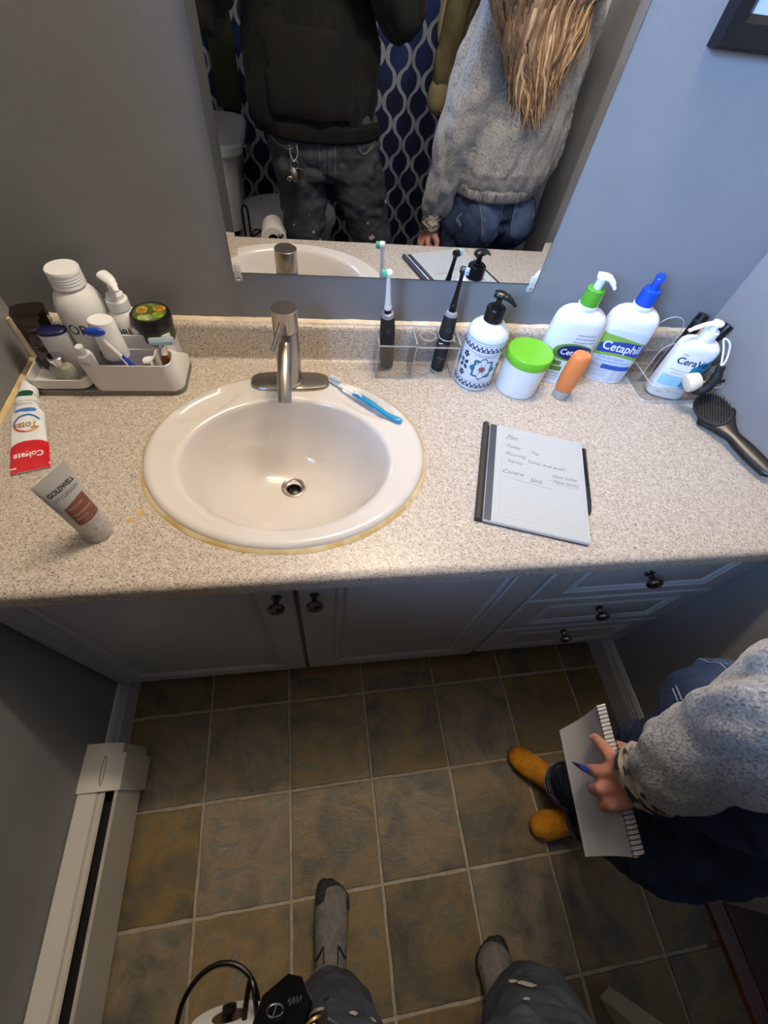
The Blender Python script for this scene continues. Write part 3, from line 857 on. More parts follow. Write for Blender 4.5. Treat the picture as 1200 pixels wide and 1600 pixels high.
# clear curl of plastic in the front bin
b9 = thing('clear_plastic_cap', 'small clear plastic cap lying inside the front of the caddy', 'cap', (0.250, -0.110, H + 0.046), 0)
bm = NB(); lathe(bm, [(0.010, 0), (0.011, 0.001), (0.0105, 0.016), (0.0095, 0.016), (0.0098, 0.003), (0.0, 0.003)], 24); put('cap_shell', bm, CLEAR, b9)
put('cap_rim', lathe(NB(), [(0.0112, 0.0155), (0.0115, 0.0165), (0.0105, 0.0172), (0.0095, 0.0162)], 24), WHITE_PL, b9)

# dark translucent box (deodorant / perfume)
b10 = thing('dark_perfume_bottle', 'tall dark brown glass bottle with black faceted cap beside the left wall', 'bottle', (0.062, -0.062, H + 0.017), radians(18))
SMOKE = M('smoked_glass', (58, 46, 36), 0.08, trans=0.55, coat=0.5)
bm = NB(); box(bm, (0, 0, 0.040), (0.050, 0.030, 0.080), 0.003); put('body', bm, SMOKE, b10)
bm = NB(); ring_faces(bm, [[V((a * x, a * y, z)) for x, y in ((-0.026, -0.010), (-0.015, -0.018), (0.015, -0.018), (0.026, -0.010), (0.026, 0.012), (0.012, 0.018), (-0.012, 0.018), (-0.026, 0.012))] for a, z in ((1, 0.080), (1, 0.111), (0.97, 0.1125))]); put('cap', bm, M('smoked_cap', (34, 27, 22), 0.15, coat=0.5), b10, ang=20)
bm = NB(); box(bm, (0.0255, -0.0105, 0.05), (0.0012, 0.0012, 0.09)); put('edge_highlight', bm, M('painted_highlight', (150, 128, 104), 0.3, 0.6), b10, smooth=False)  # pale strip along one corner, the glass highlight put into the colour

# navy top deodorant
b11 = thing('navy_cap_deodorant', 'white oval deodorant stick with a navy blue top in the low tray', 'deodorant', (0.101, -0.092, H + 0.017), radians(12))
bm = NB(); ring_faces(bm, [[V((x, y, z)) for x, y in sq(a, b_, 32, 2.2)] for a, b_, z in ((0.022, 0.0135, 0), (0.0235, 0.015, 0.003), (0.0235, 0.015, 0.088))]); put('body', bm, M('deodorant_white', (206, 206, 210), 0.35), b11)
bm = NB(); ring_faces(bm, [[V((x, y, z)) for x, y in sq(a, b_, 32, 2.2)] for a, b_, z in ((0.0232, 0.0147, 0.088), (0.0228, 0.0143, 0.0925), (0.020, 0.012, 0.0945), (0.010, 0.006, 0.0955))]); put('cap', bm, M('navy_plastic', (26, 26, 74), 0.3), b11)

# glass perfume
b12 = thing('glass_perfume_bottle', 'small clear glass perfume bottle with silver cap in the low tray', 'bottle', (0.098, -0.120, H + 0.017), radians(-8))
bm = NB(); ring_faces(bm, [[V((x, y, z)) for x, y in sq(a, b_, 32, 3)] for a, b_, z in ((0.018, 0.010, 0), (0.0205, 0.0125, 0.003), (0.0205, 0.0125, 0.034), (0.018, 0.0105, 0.039), (0.008, 0.007, 0.041))]); put('body', bm, M('pale_perfume', (214, 212, 196), 0.06, trans=0.5, coat=0.6), b12)
bm = NB(); lathe(bm, [(0.009, 0.041), (0.0095, 0.0425), (0.0095, 0.050), (0.013, 0.052), (0.0135, 0.058), (0.0115, 0.060), (0.0, 0.0605)], 24); put('cap', bm, CHROME, b12)

# --- toothpaste tube lying by the left wall
tp = thing('toothpaste_tube', 'crumpled red and white toothpaste tube lying by the left wall', 'toothpaste', (0.0835, -0.322, H), 0)
ax = V((0.026 - 0.0835, -0.125 + 0.322, 0)); Lt = ax.length; an = atan2(ax.y, ax.x) - pi / 2
tp.rotation_euler = (0, 0, an)
secs = []


def tube_sec(v):       # half width, half height, centre z, centre u
    t = v / Lt
    if t < 0.03: return 0.0290, 0.0016, 0.0020, 0
    if t < 0.55:
        k = (t - 0.03) / 0.52; return 0.0290 - 0.0035 * k, 0.0025 + 0.0085 * k, 0.003 + 0.0085 * k, -0.001 * k
    if t < 0.80:
        k = (t - 0.55) / 0.25; return 0.0255 - 0.010 * k + 0.002 * sin(k * 9), 0.011 + 0.004 * k, 0.0115 + 0.0035 * k, -0.001
    return 0.0140, 0.0140, 0.0150, 0


def tube_top(u, v, eps=0.0005):
    a, b_, cz, cu = tube_sec(v)
    cr = 0.0012 * noise.noise((u * 90, v * 60, 1)) if v < Lt * .8 else 0
    q = max(0.0, 1 - min(1, abs((u - cu) / a)) ** 2.4)
    return V((u, v, cz + b_ * q ** (1 / 2.4) + cr + eps))


bm = NB(); rings = []
for k in range(45):
    v = Lt * 0.83 * k / 44; a, b_, cz, cu = tube_sec(v)
    ring = []
    for x, z in sq(a, b_, 36, 2.4):
        zz = cz + z
        if z > 0: zz += 0.0012 * noise.noise((x * 90, v * 60, 1))
        ring.append(V((cu + x, v, zz)))
    rings.append(ring)
ring_faces(bm, rings); put('body', bm, M('toothpaste_white', (226, 232, 232), 0.2, coat=0.4), tp)
RED = M('toothpaste_red', (204, 26, 38), 0.25, coat=0.4)
Print(lambda u, v: tube_top(u, v, 0.0005)).strip(-0.0289, 0.0289, -0.0008, lambda u: 0.052 + 0.007 * (1 - (u / 0.03) ** 2), 24).done('red_band', RED, tp)
p = Print(lambda u, v: tube_top(u, v, 0.0010)); p.text('Colgate', 0.0165, 0.0, 0.030, rot=180, bold=0.0003, width=0.044); p.done('lettering', WHITE_PL, tp)
p = Print(lambda u, v: tube_top(u, v, 0.0010)); p.text('Total', 0.019, 0.001, 0.092, rot=180, bold=0.0003, shear=0.2, width=0.034); p.done('gold_lettering', M('gold_print', (186, 150, 66), 0.35, 0.4), tp)
for a0, a1, c in ((20, 110, (60, 110, 180)), (110, 190, (96, 90, 150)), (190, 260, (206, 60, 60)), (260, 330, (222, 140, 90))):
    p = Print(lambda u, v: tube_top(u, v, 0.0008)); p.line([(0.0195 * cos(radians(-a)) + 0.001, 0.096 - 0.0175 * sin(radians(a)) * -1) for a in [a0 + (a1 - a0) * k / 10 for k in range(11)]], 0.0032)
    p.done('ring_print', M('ring_colour', c, 0.35), tp)
p = Print(lambda u, v: tube_top(u, v, 0.0008)); p.strip(-0.016, 0.016, lambda u: 0.122 - 0.0015 * sin(u * 200), lambda u: 0.127 + 0.0022 * cos(u * 90)); p.done('blue_swoosh', M('swoosh_blue', (70, 120, 196), 0.35), tp)
p = Print(lambda u, v: tube_top(u, v, 0.0008)); p.strip(-0.012, 0.012, 0.158, lambda u: 0.172 - 0.0003 / 0.012 * abs(u)); p.done('green_patch', M('patch_green', (18, 84, 62), 0.35), tp)
p = Print(lambda u, v: tube_top(u, v, 0.0008)); p.text('anticavity fluoride', 0.005, 0.0, 0.146, rot=180); p.text('toothpaste', 0.005, 0.0, 0.139, rot=180); p.done('small_lettering', GREY_INK, tp)
bm = NB(); T = Matrix.Translation((0, Lt * 0.83, 0.0150)) @ Matrix.Rotation(-pi / 2, 4, 'X')
lathe(bm, [(0.0130, 0.0), (0.0150, 0.003), (0.0145, 0.030), (0.0135, 0.032), (0.0, 0.0325)], 28, T); put('cap', bm, WHITE_PL, tp)

# --- hair paste tube standing on its cap
gw = thing('hair_paste_tube', 'silver grey hair paste tube standing on its cap near the front left', 'tube', (0.2165, -0.4450, H), radians(60), rot=(radians(0), radians(0), radians(60)))
SILV = M('tube_silver', (196, 194, 190), 0.35, 0.25)
GH = 0.140


def gsec(v):
    t = max(0, (v - 0.02) / (GH - 0.02))
    return 0.0205 + 0.0060 * t, 0.0205 * (1 - t) + 0.0008 * t


def gmap(u, v, eps=0.0004):
    a, b_ = gsec(v); q = max(0, 1 - (min(1, abs(u / a))) ** 2)
    return V((u, -(b_ * sqrt(q)) - eps, v))


bm = NB(); rings = []
for v in [0.0, 0.002] : rings.append([V((x, y, v)) for x, y in sq(0.0195 if v == 0 else 0.0205, 0.0195 if v == 0 else 0.0205, 40)])
rings.append([V((x, y, 0.0205)) for x, y in sq(0.0205, 0.0205, 40)])
put('cap', ring_faces(bm, rings), M('cap_silver', (190, 189, 186), 0.3, 0.2), gw)
bm = NB(); rings = []
for k in range(24):
    v = 0.0212 + (GH - 0.0212) * k / 23; a, b_ = gsec(v); rings.append([V((x, y, v)) for x, y in sq(a, b_, 40)])
rings.append([V((x, y, GH + 0.004)) for x, y in sq(0.0265, 0.0008, 40)])
put('body', ring_faces(bm, rings), SILV, gw)
p = Print(gmap); p.strip(-0.0170, 0.0170, 0.050, lambda u: 0.088 + 0.005 * sin((u + 0.0170) / 0.034 * pi * 0.6), 16); p.done('brown_panel', M('panel_brown', (132, 78, 66), 0.45), gw)
p = Print(gmap); p.text('GOLDWELL', 0.0105, 0, 0.1175, bold=0.00025, width=0.040); p.done('lettering', INK, gw)
p = Print(gmap); p.text('STYLESIGN', 0.0085, 0, 0.106, width=0.037); p.text('texturizing wax', 0.004, 0, 0.045, width=0.026); p.text('fini mat', 0.004, 0, 0.040, width=0.014)
p.text('5', 0.010, -0.006, 0.032); p.text('75 mL', 0.005, 0.007, 0.027); p.done('small_lettering', GREY_INK, gw, True)
p = Print(lambda u, v: gmap(u, v, 0.0007)); p.text('TEXTURE', 0.0055, -0.003, 0.083, width=0.022); p.text('TEXTURIZING', 0.0062, 0.0, 0.070, width=0.028); p.text('PASTE', 0.0062, -0.006, 0.062, width=0.016); p.text('matte finish', 0.0035, -0.003, 0.055); p.done('pale_lettering', M('pale_ink', (206, 170, 160), 0.5), gw)

# --- manual toothbrush on the sink rim
tb = thing('manual_toothbrush', 'turquoise and white toothbrush lying on the right rim of the sink', 'toothbrush', (0.588, -0.108, H + 0.0165), 0)
q = V((0.720 - 0.588, -0.232 + 0.108, 0)); tb.rotation_euler = (0, 0, atan2(q.y, q.x))
L_ = q.length
bm = NB(); tube(bm, bez([(0.0, 0, 0.0), (0.03, 0, 0.0005), (0.062, 0, 0.0012)], 6), [0.0045] * 4 + [0.0048] * 2 + [0.0035] * 3 + [0.0036] * 2 + [0.0045] * 2, 12, flat=0.8); put('neck', bm, WHITE_PL, tb)
bm = NB(); tube(bm, bez([(0.058, 0, 0.001), (0.085, 0.0006, 0.002), (0.12, 0, 0.001), (0.155, -0.002, 0.0), (L_, 0.002, 0.001)], 6), [0.0035, 0.0048, 0.0056, 0.006, 0.006, 0.006] + [0.0064] * 6 + [0.0054] * 7 + [0.0062] * 4 + [0.0055, 0.004], 14, flat=0.8); hn = put('handle', bm, M('toothbrush_turquoise', (18, 140, 186), 0.25, coat=0.4), tb)
bm = NB(); tube(bm, [(0.060, 0.0035, 0.004), (0.072, 0.001, 0.0065), (0.085, -0.002, 0.0062)], [0.0012, 0.0018, 0.0010], 8); tube(bm, [(0.060, -0.0035, 0.004), (0.070, -0.001, 0.006), (0.080, 0.003, 0.0058)], [0.0012, 0.0016, 0.0008], 8); put('grip_ribs', bm, WHITE_PL, hn)
bm = NB(); rb = random.Random(2)
for i in range(9):
    for j in range(3):
        x, y = 0.002 + i * 0.0028, (j - 1) * 0.0026
        lathe(bm, [(0.0011, 0.002), (0.0012, 0.0115), (0.0, 0.0117)], 6, Matrix.Translation((x, y, 0)) @ Matrix.Rotation(rb.uniform(-.1, .1), 4, 'X'))
br = put('bristles', bm, M('bristle_white', (214, 226, 232), 0.6), tb); br['kind'] = 'stuff'

# --- clear toothbrush holder
th = thing('toothbrush_holder', 'clear acrylic toothbrush holder against the backsplash', 'toothbrush holder', (0.772, -0.0545, H), 0)
bm = NB()
box(bm, (0, 0, 0.0015), (0.172, 0.058, 0.003), 0.001, 1)
box(bm, (-0.046, 0.0285, 0.045), (0.080, 0.002, 0.090)); box(bm, (-0.046, -0.028, 0.040), (0.080, 0.002, 0.080))
for x in (-0.085, -0.007): box(bm, (x, 0, 0.0425), (0.002, 0.057, 0.085))
box(bm, (0.040, 0.0285, 0.045), (0.092, 0.002, 0.090)); box(bm, (0.085, 0, 0.0425), (0.002, 0.057, 0.085))
put('shell', bm, CLEAR, th, smooth=False)
bm = NB(); outer = [bm.verts.new(p) for p in rrect(-0.006, 0.085, -0.028, 0.028, 0.003, 0.078)]
es = [bm.edges.new((outer[i], outer[(i + 1) % len(outer)])) for i in range(len(outer))]
hol = []
for hx in (0.020, 0.060):
    h_ = [bm.verts.new((hx + 0.0165 * cos(2 * pi * k / 24), 0.0165 * sin(2 * pi * k / 24), 0.078)) for k in range(24)]
    es += [bm.edges.new((h_[i], h_[(i + 1) % 24])) for i in range(24)]; hol.append(h_)
bmesh.ops.triangle_fill(bm, edges=es)
for h_ in hol:
    lo = [bm.verts.new((v.co.x, v.co.y, 0.072)) for v in h_]; hi = [bm.verts.new((v.co.x, v.co.y, 0.086)) for v in h_]
    for i in range(24):
        bm.faces.new((h_[i], h_[(i + 1) % 24], hi[(i + 1) % 24], hi[i])); bm.faces.new((h_[i], h_[(i + 1) % 24], lo[(i + 1) % 24], lo[i]))
put('holder_top', bm, CLEAR, th)
bm = NB()
for hx in (0.020, 0.060): lathe(bm, [(0.0185, 0.003), (0.0185, 0.008), (0.017, 0.008), (0.017, 0.003)], 24, Matrix.Translation((hx, 0, 0)), cap0=False, cap1=False)
put('base_rings', bm, CLEAR, th)

EDGE = frosted('acrylic_edge', amt=0.28)
bm = NB(); e_ = 0.0022
for x0, y0, x1, y1, z in ((-0.086, -0.028, -0.007, -0.028, 0.080), (-0.086, 0.0285, -0.007, 0.0285, 0.090), (-0.006, -0.028, 0.085, -0.028, 0.078), (-0.006, 0.0285, 0.086, 0.0285, 0.090), (-0.085, -0.028, -0.085, 0.0285, 0.085), (-0.007, -0.028, -0.007, 0.0285, 0.085), (0.085, -0.028, 0.085, 0.0285, 0.085), (-0.086, -0.029, 0.086, -0.029, 0.0015)):
    box(bm, ((x0 + x1) / 2, (y0 + y1) / 2, z), (max(e_, abs(x1 - x0)), max(e_, abs(y1 - y0)), e_))
for x, y, h in ((-0.085, -0.028, 0.083), (-0.007, -0.028, 0.080), (0.085, -0.028, 0.078)): box(bm, (x, y, h / 2), (e_, e_, h))
for hx in (0.020, 0.060): tube(bm, [(hx + 0.0165 * cos(2 * pi * k / 28), 0.0165 * sin(2 * pi * k / 28), 0.086) for k in range(29)], 0.0010, 6, caps=False); tube(bm, [(hx + 0.0178 * cos(2 * pi * k / 28), 0.0178 * sin(2 * pi * k / 28), 0.0075) for k in range(29)], 0.0009, 6, caps=False)
put('polished_edges', bm, EDGE, th, smooth=False)


def e_brush(name, label, loc, tilt, head_mat, bristle, face, spin):
    t = thing(name, label, 'electric toothbrush', loc, rot=tilt)
    bm = NB(); lathe(bm, [(0.010, 0), (0.0135, 0.002), (0.0140, 0.01), (0.0150, 0.06), (0.0152, 0.095), (0.0140, 0.118), (0.0120, 0.126)], 28); h = put('handle', bm, BLACKM, t)
    bm = NB(); lathe(bm, [(0.0128, 0.1225), (0.0130, 0.1245), (0.0112, 0.1300), (0.0085, 0.1315)], 28); put('light_ring', bm, M('ring_grey', (142, 145, 150), 0.35), t)
    bm = NB(); lathe(bm, [(0.0078, 0.130), (0.0066, 0.136), (0.0045, 0.137), (0.0045, 0.144)], 20); put('shaft', bm, BLACK, t)
    p = Print(cylmap(0.0153)); cc = [(0.0035 * cos(2 * pi * k / 20), 0.098 + 0.0045 * sin(2 * pi * k / 20)) for k in range(21)]; p.line(cc, 0.0008); p.done('power_button_ring', GREY_INK, h)
    bm = NB(); lathe(bm, [(0.0064, 0.138), (0.0062, 0.150), (0.0046, 0.170), (0.0038, 0.196), (0.0042, 0.203), (0.0045, 0.205)], 20); nk = put('neck', bm, head_mat, t)
    bm = NB(); lathe(bm, [(0.0070, 0.139), (0.0072, 0.142), (0.0070, 0.145), (0.0062, 0.146)], 20, cap0=False, cap1=False); put('collar_ring', bm, head_mat, nk)
    T = Matrix.Translation((0, 0, 0.209)) @ Matrix.Rotation(face, 4, 'Z') @ Matrix.Rotation(pi / 2, 4, 'X')
    bm = NB(); lathe(bm, [(0.0040, -0.0062), (0.0064, -0.0048), (0.0068, 0.0), (0.0068, 0.0042), (0.0, 0.0045)], 22, T); bh = put('brush_head', bm, head_mat, t)
    bm = NB()
    for rr_, nn in ((0.0, 1), (0.0026, 6), (0.0052, 11)):
        for k in range(nn):
            lathe(bm, [(0.0012, 0.004), (0.0012, 0.0115), (0.0, 0.0118)], 6, T @ Matrix.Translation((rr_ * cos(2 * pi * k / nn), rr_ * sin(2 * pi * k / nn), 0)))
    b = put('bristles', bm, bristle, bh); b['kind'] = 'stuff'
    return t


GRN = M('bristle_green', (70, 178, 142), 0.55, col2=(110, 205, 175), nscale=300)
BLU = M('bristle_blue', (96, 176, 226), 0.55, col2=(215, 232, 244), nscale=300)
e_brush('electric_toothbrush', 'black electric toothbrush with white neck and green bristles', (0.716, -0.042, H + 0.004), (radians(4), radians(-6), 0), WHITE_PL, GRN, radians(-80), 0)
eb2 = e_brush('electric_toothbrush', 'all black electric toothbrush with blue bristles, right side of the holder', (0.828, -0.053, H + 0.004), (radians(-5), radians(2), radians(-8)), BLACK, BLU, radians(70), 0)
p = Print(cylmap(0.0147)); p.text('Oral-B', 0.0065, 0.001, 0.034); p.text('pro', 0.004, 0.001, 0.026); p.done('lettering', GREY_INK, eb2, True)

# --- patterned soap dispenser
sd = thing('soap_dispenser', 'white soap dispenser patterned with teal flowers and a black pump', 'soap dispenser', (0.9055, -0.0835, H), radians(-14))
SR = 0.0415
bm = NB(); lathe(bm, [(0.038, 0), (0.0405, 0.002), (SR, 0.006), (SR, 0.117), (0.0405, 0.122), (0.037, 0.129), (0.028, 0.138), (0.0195, 0.1425), (0.0195, 0.145)], 56); put('body', bm, M('dispenser_white', (222, 226, 232), 0.28, coat=0.3), sd)
TEAL = M('teal_print', (34, 112, 130), 0.4); DKB = M('dark_blue_print', (40, 62, 92), 0.4); RDP = M('brick_print', (150, 66, 54), 0.4); TEALL = M('light_teal_print', (96, 164, 186), 0.4)


def petals(p, u, v, r0, r1, n, wd, ph=0.0):
    for k in range(n):
        a = 2 * pi * k / n + ph
        o = len(p.v); pts = []
        for i in range(9):
            t = i / 8; w_ = wd * sin(pi * t) ** 0.8; r = r0 + (r1 - r0) * t
            pts.append((u + r * cos(a) - w_ * sin(a), v + r * sin(a) + w_ * cos(a), u + r * cos(a) + w_ * sin(a), v + r * sin(a) - w_ * cos(a)))
        for x in pts: p.v += [p.fn(x[0], x[1]), p.fn(x[2], x[3])]
        for i in range(8): p.f.append((o + 2 * i, o + 2 * i + 1, o + 2 * i + 3, o + 2 * i + 2))


f1, f2, f3 = cylmap(SR, 0.0003), cylmap(SR, 0.0006), cylmap(SR, 0.0009)
pt = Print(f1); pd = Print(f1); pr_ = Print(f3); pw_ = Print(f2); ptl = Print(f1)
for cu in (0.004, -0.080, 0.088):
    petals(pt, cu, 0.058, 0.006, 0.027, 8, 0.0085); petals(pw_, cu, 0.058, 0.004, 0.0175, 8, 0.0062, pi / 8); petals(pr_, cu, 0.058, 0.0015, 0.0085, 8, 0.0016, pi / 8)
    pr_.ell(cu, 0.058, 0.002, 0.002, 10)
    for du in (-0.042, 0.042):
        petals(pt, cu + du, 0.058, 0.002, 0.014, 4, 0.004, pi / 4); petals(pd, cu + du, 0.080, 0.001, 0.008, 5, 0.0025); petals(pd, cu + du, 0.036, 0.001, 0.008, 5, 0.0025)
for k in range(26):
    u = -0.125 + 0.01 * k
    for zc in (0.013, 0.100):
        petals(pd, u, zc, 0.0, 0.0058, 4, 0.0016, pi / 4)
        petals(pd, u + 0.005, zc + 0.006, 0.0, 0.003, 4, 0.001)
for zc in (0.0225, 0.0905, 0.1105): pd.strip(-0.129, 0.129, zc, zc + 0.0007, 60)
ptl.strip(-0.129, 0.129, 0.1150, 0.1165, 60); ptl.strip(-0.129, 0.129, 0.004, 0.0048, 60)
for nm, pp, mm in (('teal_flowers', pt, TEAL), ('blue_border', pd, DKB), ('brick_centres', pr_, RDP), ('white_petals', pw_, MATS['dispenser_white']), ('blue_band', ptl, TEALL)): pp.done(nm, mm, sd, True)
p = Print(f1); p.text('LA CITRUS HAND SOAP', 0.006, 0.004, 0.0868, width=0.046); p.text('savon pour les mains', 0.0038, 0.004, 0.0285, width=0.03); p.done('lettering', DKB, sd, True)


def shmap(eps):
    def f(u, v):      # shoulder: v=0 outer .. 1 inner
        r = 0.0395 - 0.0185 * v; z = 0.1245 + 0.018 * v - 0.002 * (1 - v) * v; return V(((r + eps) * sin(u), -(r + eps) * cos(u), z + eps * 1.6))
    return f


pp = Print(shmap(0.0007)); pq = Print(shmap(0.0007))
for k in range(12):
    a = 2 * pi * k / 12
    pp.ell(a, 0.62, 0.10, 0.12, 10); pp.ell(a + 0.12, 0.72, 0.06, 0.07, 8)
for k in range(30):
    a = 2 * pi * k / 30
    pq.ell(a, 0.22 + 0.09 * (k % 2), 0.05, 0.065, 6)
pp.done('shoulder_leaves', TEAL, sd, True); pq.done('shoulder_berries', M('berry_print', (96, 70, 62), 0.4), sd, True)
bm = NB(); lathe(bm, [(0.0190, 0.1435), (0.0190, 0.168), (0.0178, 0.170), (0.0120, 0.1705), (0.0120, 0.174), (0.0058, 0.1745), (0.0058, 0.188)], 32); put('pump_collar', bm, BLACK, sd)
bm = NB(); tube(bm, bez([(-0.012, 0.003, 0.1925), (0.0, 0.0, 0.1945), (0.016, -0.006, 0.192), (0.031, -0.012, 0.183)], 6), [0.0085, 0.0095, 0.0105, 0.0110, 0.0110, 0.0110] + [0.0105] * 3 + [0.009] * 3 + [0.007] * 3 + [0.0055, 0.005, 0.0045, 0.0042], 18, flat=0.6); put('pump_head', bm, BLACK, sd)

# --- cream jar with green lid
cj = thing('cream_jar', 'white round cream jar with a bright green lid', 'jar', (1.0005, -0.1065, H), radians(28))
bm = NB(); lathe(bm, [(0.042, 0), (0.0448, 0.002), (0.0458, 0.006), (0.0458, 0.072), (0.044, 0.074)], 48); put('body', bm, WB, cj)
LIME = M('lime_plastic', (112, 188, 44), 0.35); GRE = M('green_plastic', (84, 160, 46), 0.35)
bm = NB(); lathe(bm, [(0.0470, 0.0725), (0.0478, 0.074), (0.0478, 0.090), (0.0462, 0.0925), (0.044, 0.093), (0.0435, 0.0926), (0.0, 0.0926)], 64); put('lid', bm, LIME, cj)
p = Print(cylmap(0.0458)); p.strip(0.012, 0.060, 0.018, 0.040, 16); p.done('green_patch', M('pale_green_print', (160, 196, 96), 0.4), cj)
p = Print(cylmap(0.0458)); p.ell(0.050, 0.050, 0.020, 0.010); p.done('blue_oval', NAVY, cj)
p = Print(cylmap(0.0458, 0.0006)); p.text('Cetaphil', 0.008, 0.050, 0.050, width=0.03); p.done('lettering', WHITE_PL, cj)
p = Print(cylmap(0.0458, 0.0006)); p.text('hydratant', 0.006, 0.034, 0.031); p.text('cream 24h', 0.006, 0.034, 0.023); p.done('small_lettering', INK, cj)


# --- large pump lotion bottles
def lotion_bottle(name, label, loc, rz, collar_mat, pump_mat, pump_dir, open_pump):
    t = thing(name, label, 'bottle', loc, rz)
    A, B = 0.0525, 0.0285
    prof = [(0.0, 0.90), (0.003, 0.965), (0.009, 1.0), (0.115, 1.0), (0.135, 0.985), (0.148, 0.93), (0.157, 0.83), (0.163, 0.68), (0.167, 0.48), (0.1685, 0.34)]

    def dims(z):
        for (z0, k0), (z1, k1) in zip(prof, prof[1:]):
            if z <= z1:
                k = k0 + (k1 - k0) * max(0, (z - z0) / (z1 - z0)); break
        else: k = prof[-1][1]
        return A * k * (1 - 0.06 * max(0, (0.10 - z) / 0.10) * 0), B * min(1, k * 1.06)
    bm = NB(); rings = []
    zs = [0, 0.0015, 0.003, 0.006, 0.009, 0.03, 0.06, 0.09, 0.115, 0.125, 0.135, 0.142, 0.148, 0.153, 0.157, 0.160, 0.163, 0.1655, 0.167, 0.1685]
    for z in zs:
        a, b = dims(z); rings.append([V((x, y, z)) for x, y in sq(a, b, 56, 2.6)])
    rings.append([V((x, y, 0.170)) for x, y in sq(0.015, 0.015, 56, 2.0)])
    put('body', ring_faces(bm, rings), WB, t, ang=50)

    def fmap(eps):
        def f(u, v):
            a, b = dims(v); return V((u, -b * (max(0, 1 - min(1, abs(u / a)) ** 2.6)) ** (1 / 2.6) - eps, v))
        return f
    bm = NB(); lathe(bm, [(0.0185, 0.168), (0.0195, 0.1695), (0.0195, 0.175), (0.0165, 0.176)], 32); put('neck_ring', bm, WHITE_PL, t)
    bm = NB(); lathe(bm, [(0.0180, 0.1755), (0.0182, 0.177), (0.0172, 0.205), (0.0160, 0.2065), (0.0075, 0.207), (0.0075, 0.213)], 32); put('pump_collar', bm, collar_mat, t)
    bm = NB(); c, s_ = cos(pump_dir), sin(pump_dir)
    lathe(bm, [(0.0078, 0.207), (0.0078, 0.222), (0.0095, 0.226), (0.0085, 0.2285), (0.0, 0.229)], 24)
    if open_pump:
        tube(bm, bez([(-0.010 * c, -0.010 * s_, 0.228), (0.004 * c, 0.004 * s_, 0.230), (0.018 * c, 0.018 * s_, 0.226), (0.030 * c, 0.030 * s_, 0.214)], 5), [0.008] * 5 + [0.0085] * 4 + [0.007] * 4 + [0.0055, 0.0048, 0.0044], 16, flat=0.7)
    else:
        tube(bm, bez([(-0.008 * c, -0.008 * s_, 0.226), (0.006 * c, 0.006 * s_, 0.227), (0.018 * c, 0.018 * s_, 0.219), (0.020 * c, 0.020 * s_, 0.206)], 5), [0.009] * 5 + [0.009] * 4 + [0.0075] * 4 + [0.0065, 0.006, 0.006], 16, flat=0.8)
    put('pump_head', bm, pump_mat, t)
    return t, fmap


NEWB = M('pump_blue', (20, 74, 182), 0.3)
c1, m1 = lotion_bottle('lotion_bottle', 'white lotion bottle with green collar and white pump', (1.098, -0.070, H), radians(-14), GRE, WHITE_PL, radians(-20), True)
p = Print(m1(0.0004)); p.ell(0.008, 0.083, 0.041, 0.021, 28); p.done('green_oval', M('label_green', (96, 150, 50), 0.4), c1)
p = Print(m1(0.0008)); p.ell(0.012, 0.083, 0.0365, 0.0172, 28); p.done('blue_oval', NAVY, c1)
p = Print(m1(0.0012)); p.text('Cetaphil', 0.0185, 0.012, 0.083, bold=0.0003, width=0.058); p.done('lettering', WHITE_PL, c1)
p = Print(m1(0.0004)); p.strip(-0.034, -0.004, 0.050, 0.060, 8); p.strip(-0.036, 0.002, 0.036, 0.047, 8); p.done('green_bars', MATS['label_green'], c1)
p = Print(m1(0.0005))
for k, s in enumerate(('moisturizing lotion', 'lotion hydratante', 'dry sensitive skin')): p.text(s, 0.006, 0.020, 0.124 - 0.008 * k, width=0.038 + 0.002 * k)
for k, s in enumerate(('24 hr hydration', 'peau seche et sensible', 'fragrance free')): p.text(s, 0.005, -0.014, 0.029 - 0.007 * k, width=0.034)
p.done('small_lettering', INK, c1, True)
c2, m2 = lotion_bottle('cleanser_bottle', 'white skin cleanser bottle with blue pump and blue oval label', (1.221, -0.064, H), radians(-18), NEWB, NEWB, radians(70), False)
p = Print(m2(0.0003)); p.strip(-0.047, 0.047, 0.008, lambda u: 0.128 - 0.010 * (u / 0.047) ** 4, 20); p.done('label_ground', M('label_paleblue', (206, 212, 222), 0.35), c2)
p = Print(m2(0.0006)); p.strip(-0.047, 0.047, lambda u: 0.070 - 9 * (u + 0.0) ** 2 * 0.4, lambda u: 0.113 - 0.006 * (u / 0.047) - 2 * u * u, 24); p.done('green_band', M('label_green_band', (128, 172, 70), 0.4), c2)
p = Print(m2(0.0009)); p.strip(-0.044, 0.047, lambda u: 0.077 - 3.5 * u * u, lambda u: 0.105 - 4.5 * (u - 0.01) ** 2, 24); p.done('blue_panel', M('label_blue', (30, 66, 152), 0.4), c2)
p = Print(m2(0.0013)); p.text('Cetaphil', 0.0270, 0.002, 0.090, bold=0.0004, width=0.080); p.done('lettering', WHITE_PL, c2)
p = Print(m2(0.0007)); p.text('Gentle Skin Cleanser', 0.0085, -0.008, 0.063, width=0.058); p.text('nettoyant doux pour la peau', 0.0075, 0.0, 0.055, width=0.074); p.done('blue_lettering', M('text_blue', (58, 120, 186), 0.4), c2)
p = Print(m2(0.0007)); p.strip(-0.018, 0.046, 0.036, 0.0475, 12); p.done('blue_bar', M('label_blue', (36, 84, 170), 0.4), c2)
p = Print(m2(0.0008))
for k in range(3):
    x = -0.040 + 0.0095 * k; p.line([(x - 0.004, 0.037), (x + 0.004, 0.037), (x + 0.004, 0.047), (x - 0.004, 0.047), (x - 0.004, 0.037)], 0.0007); p.text('o', 0.009, x, 0.043)
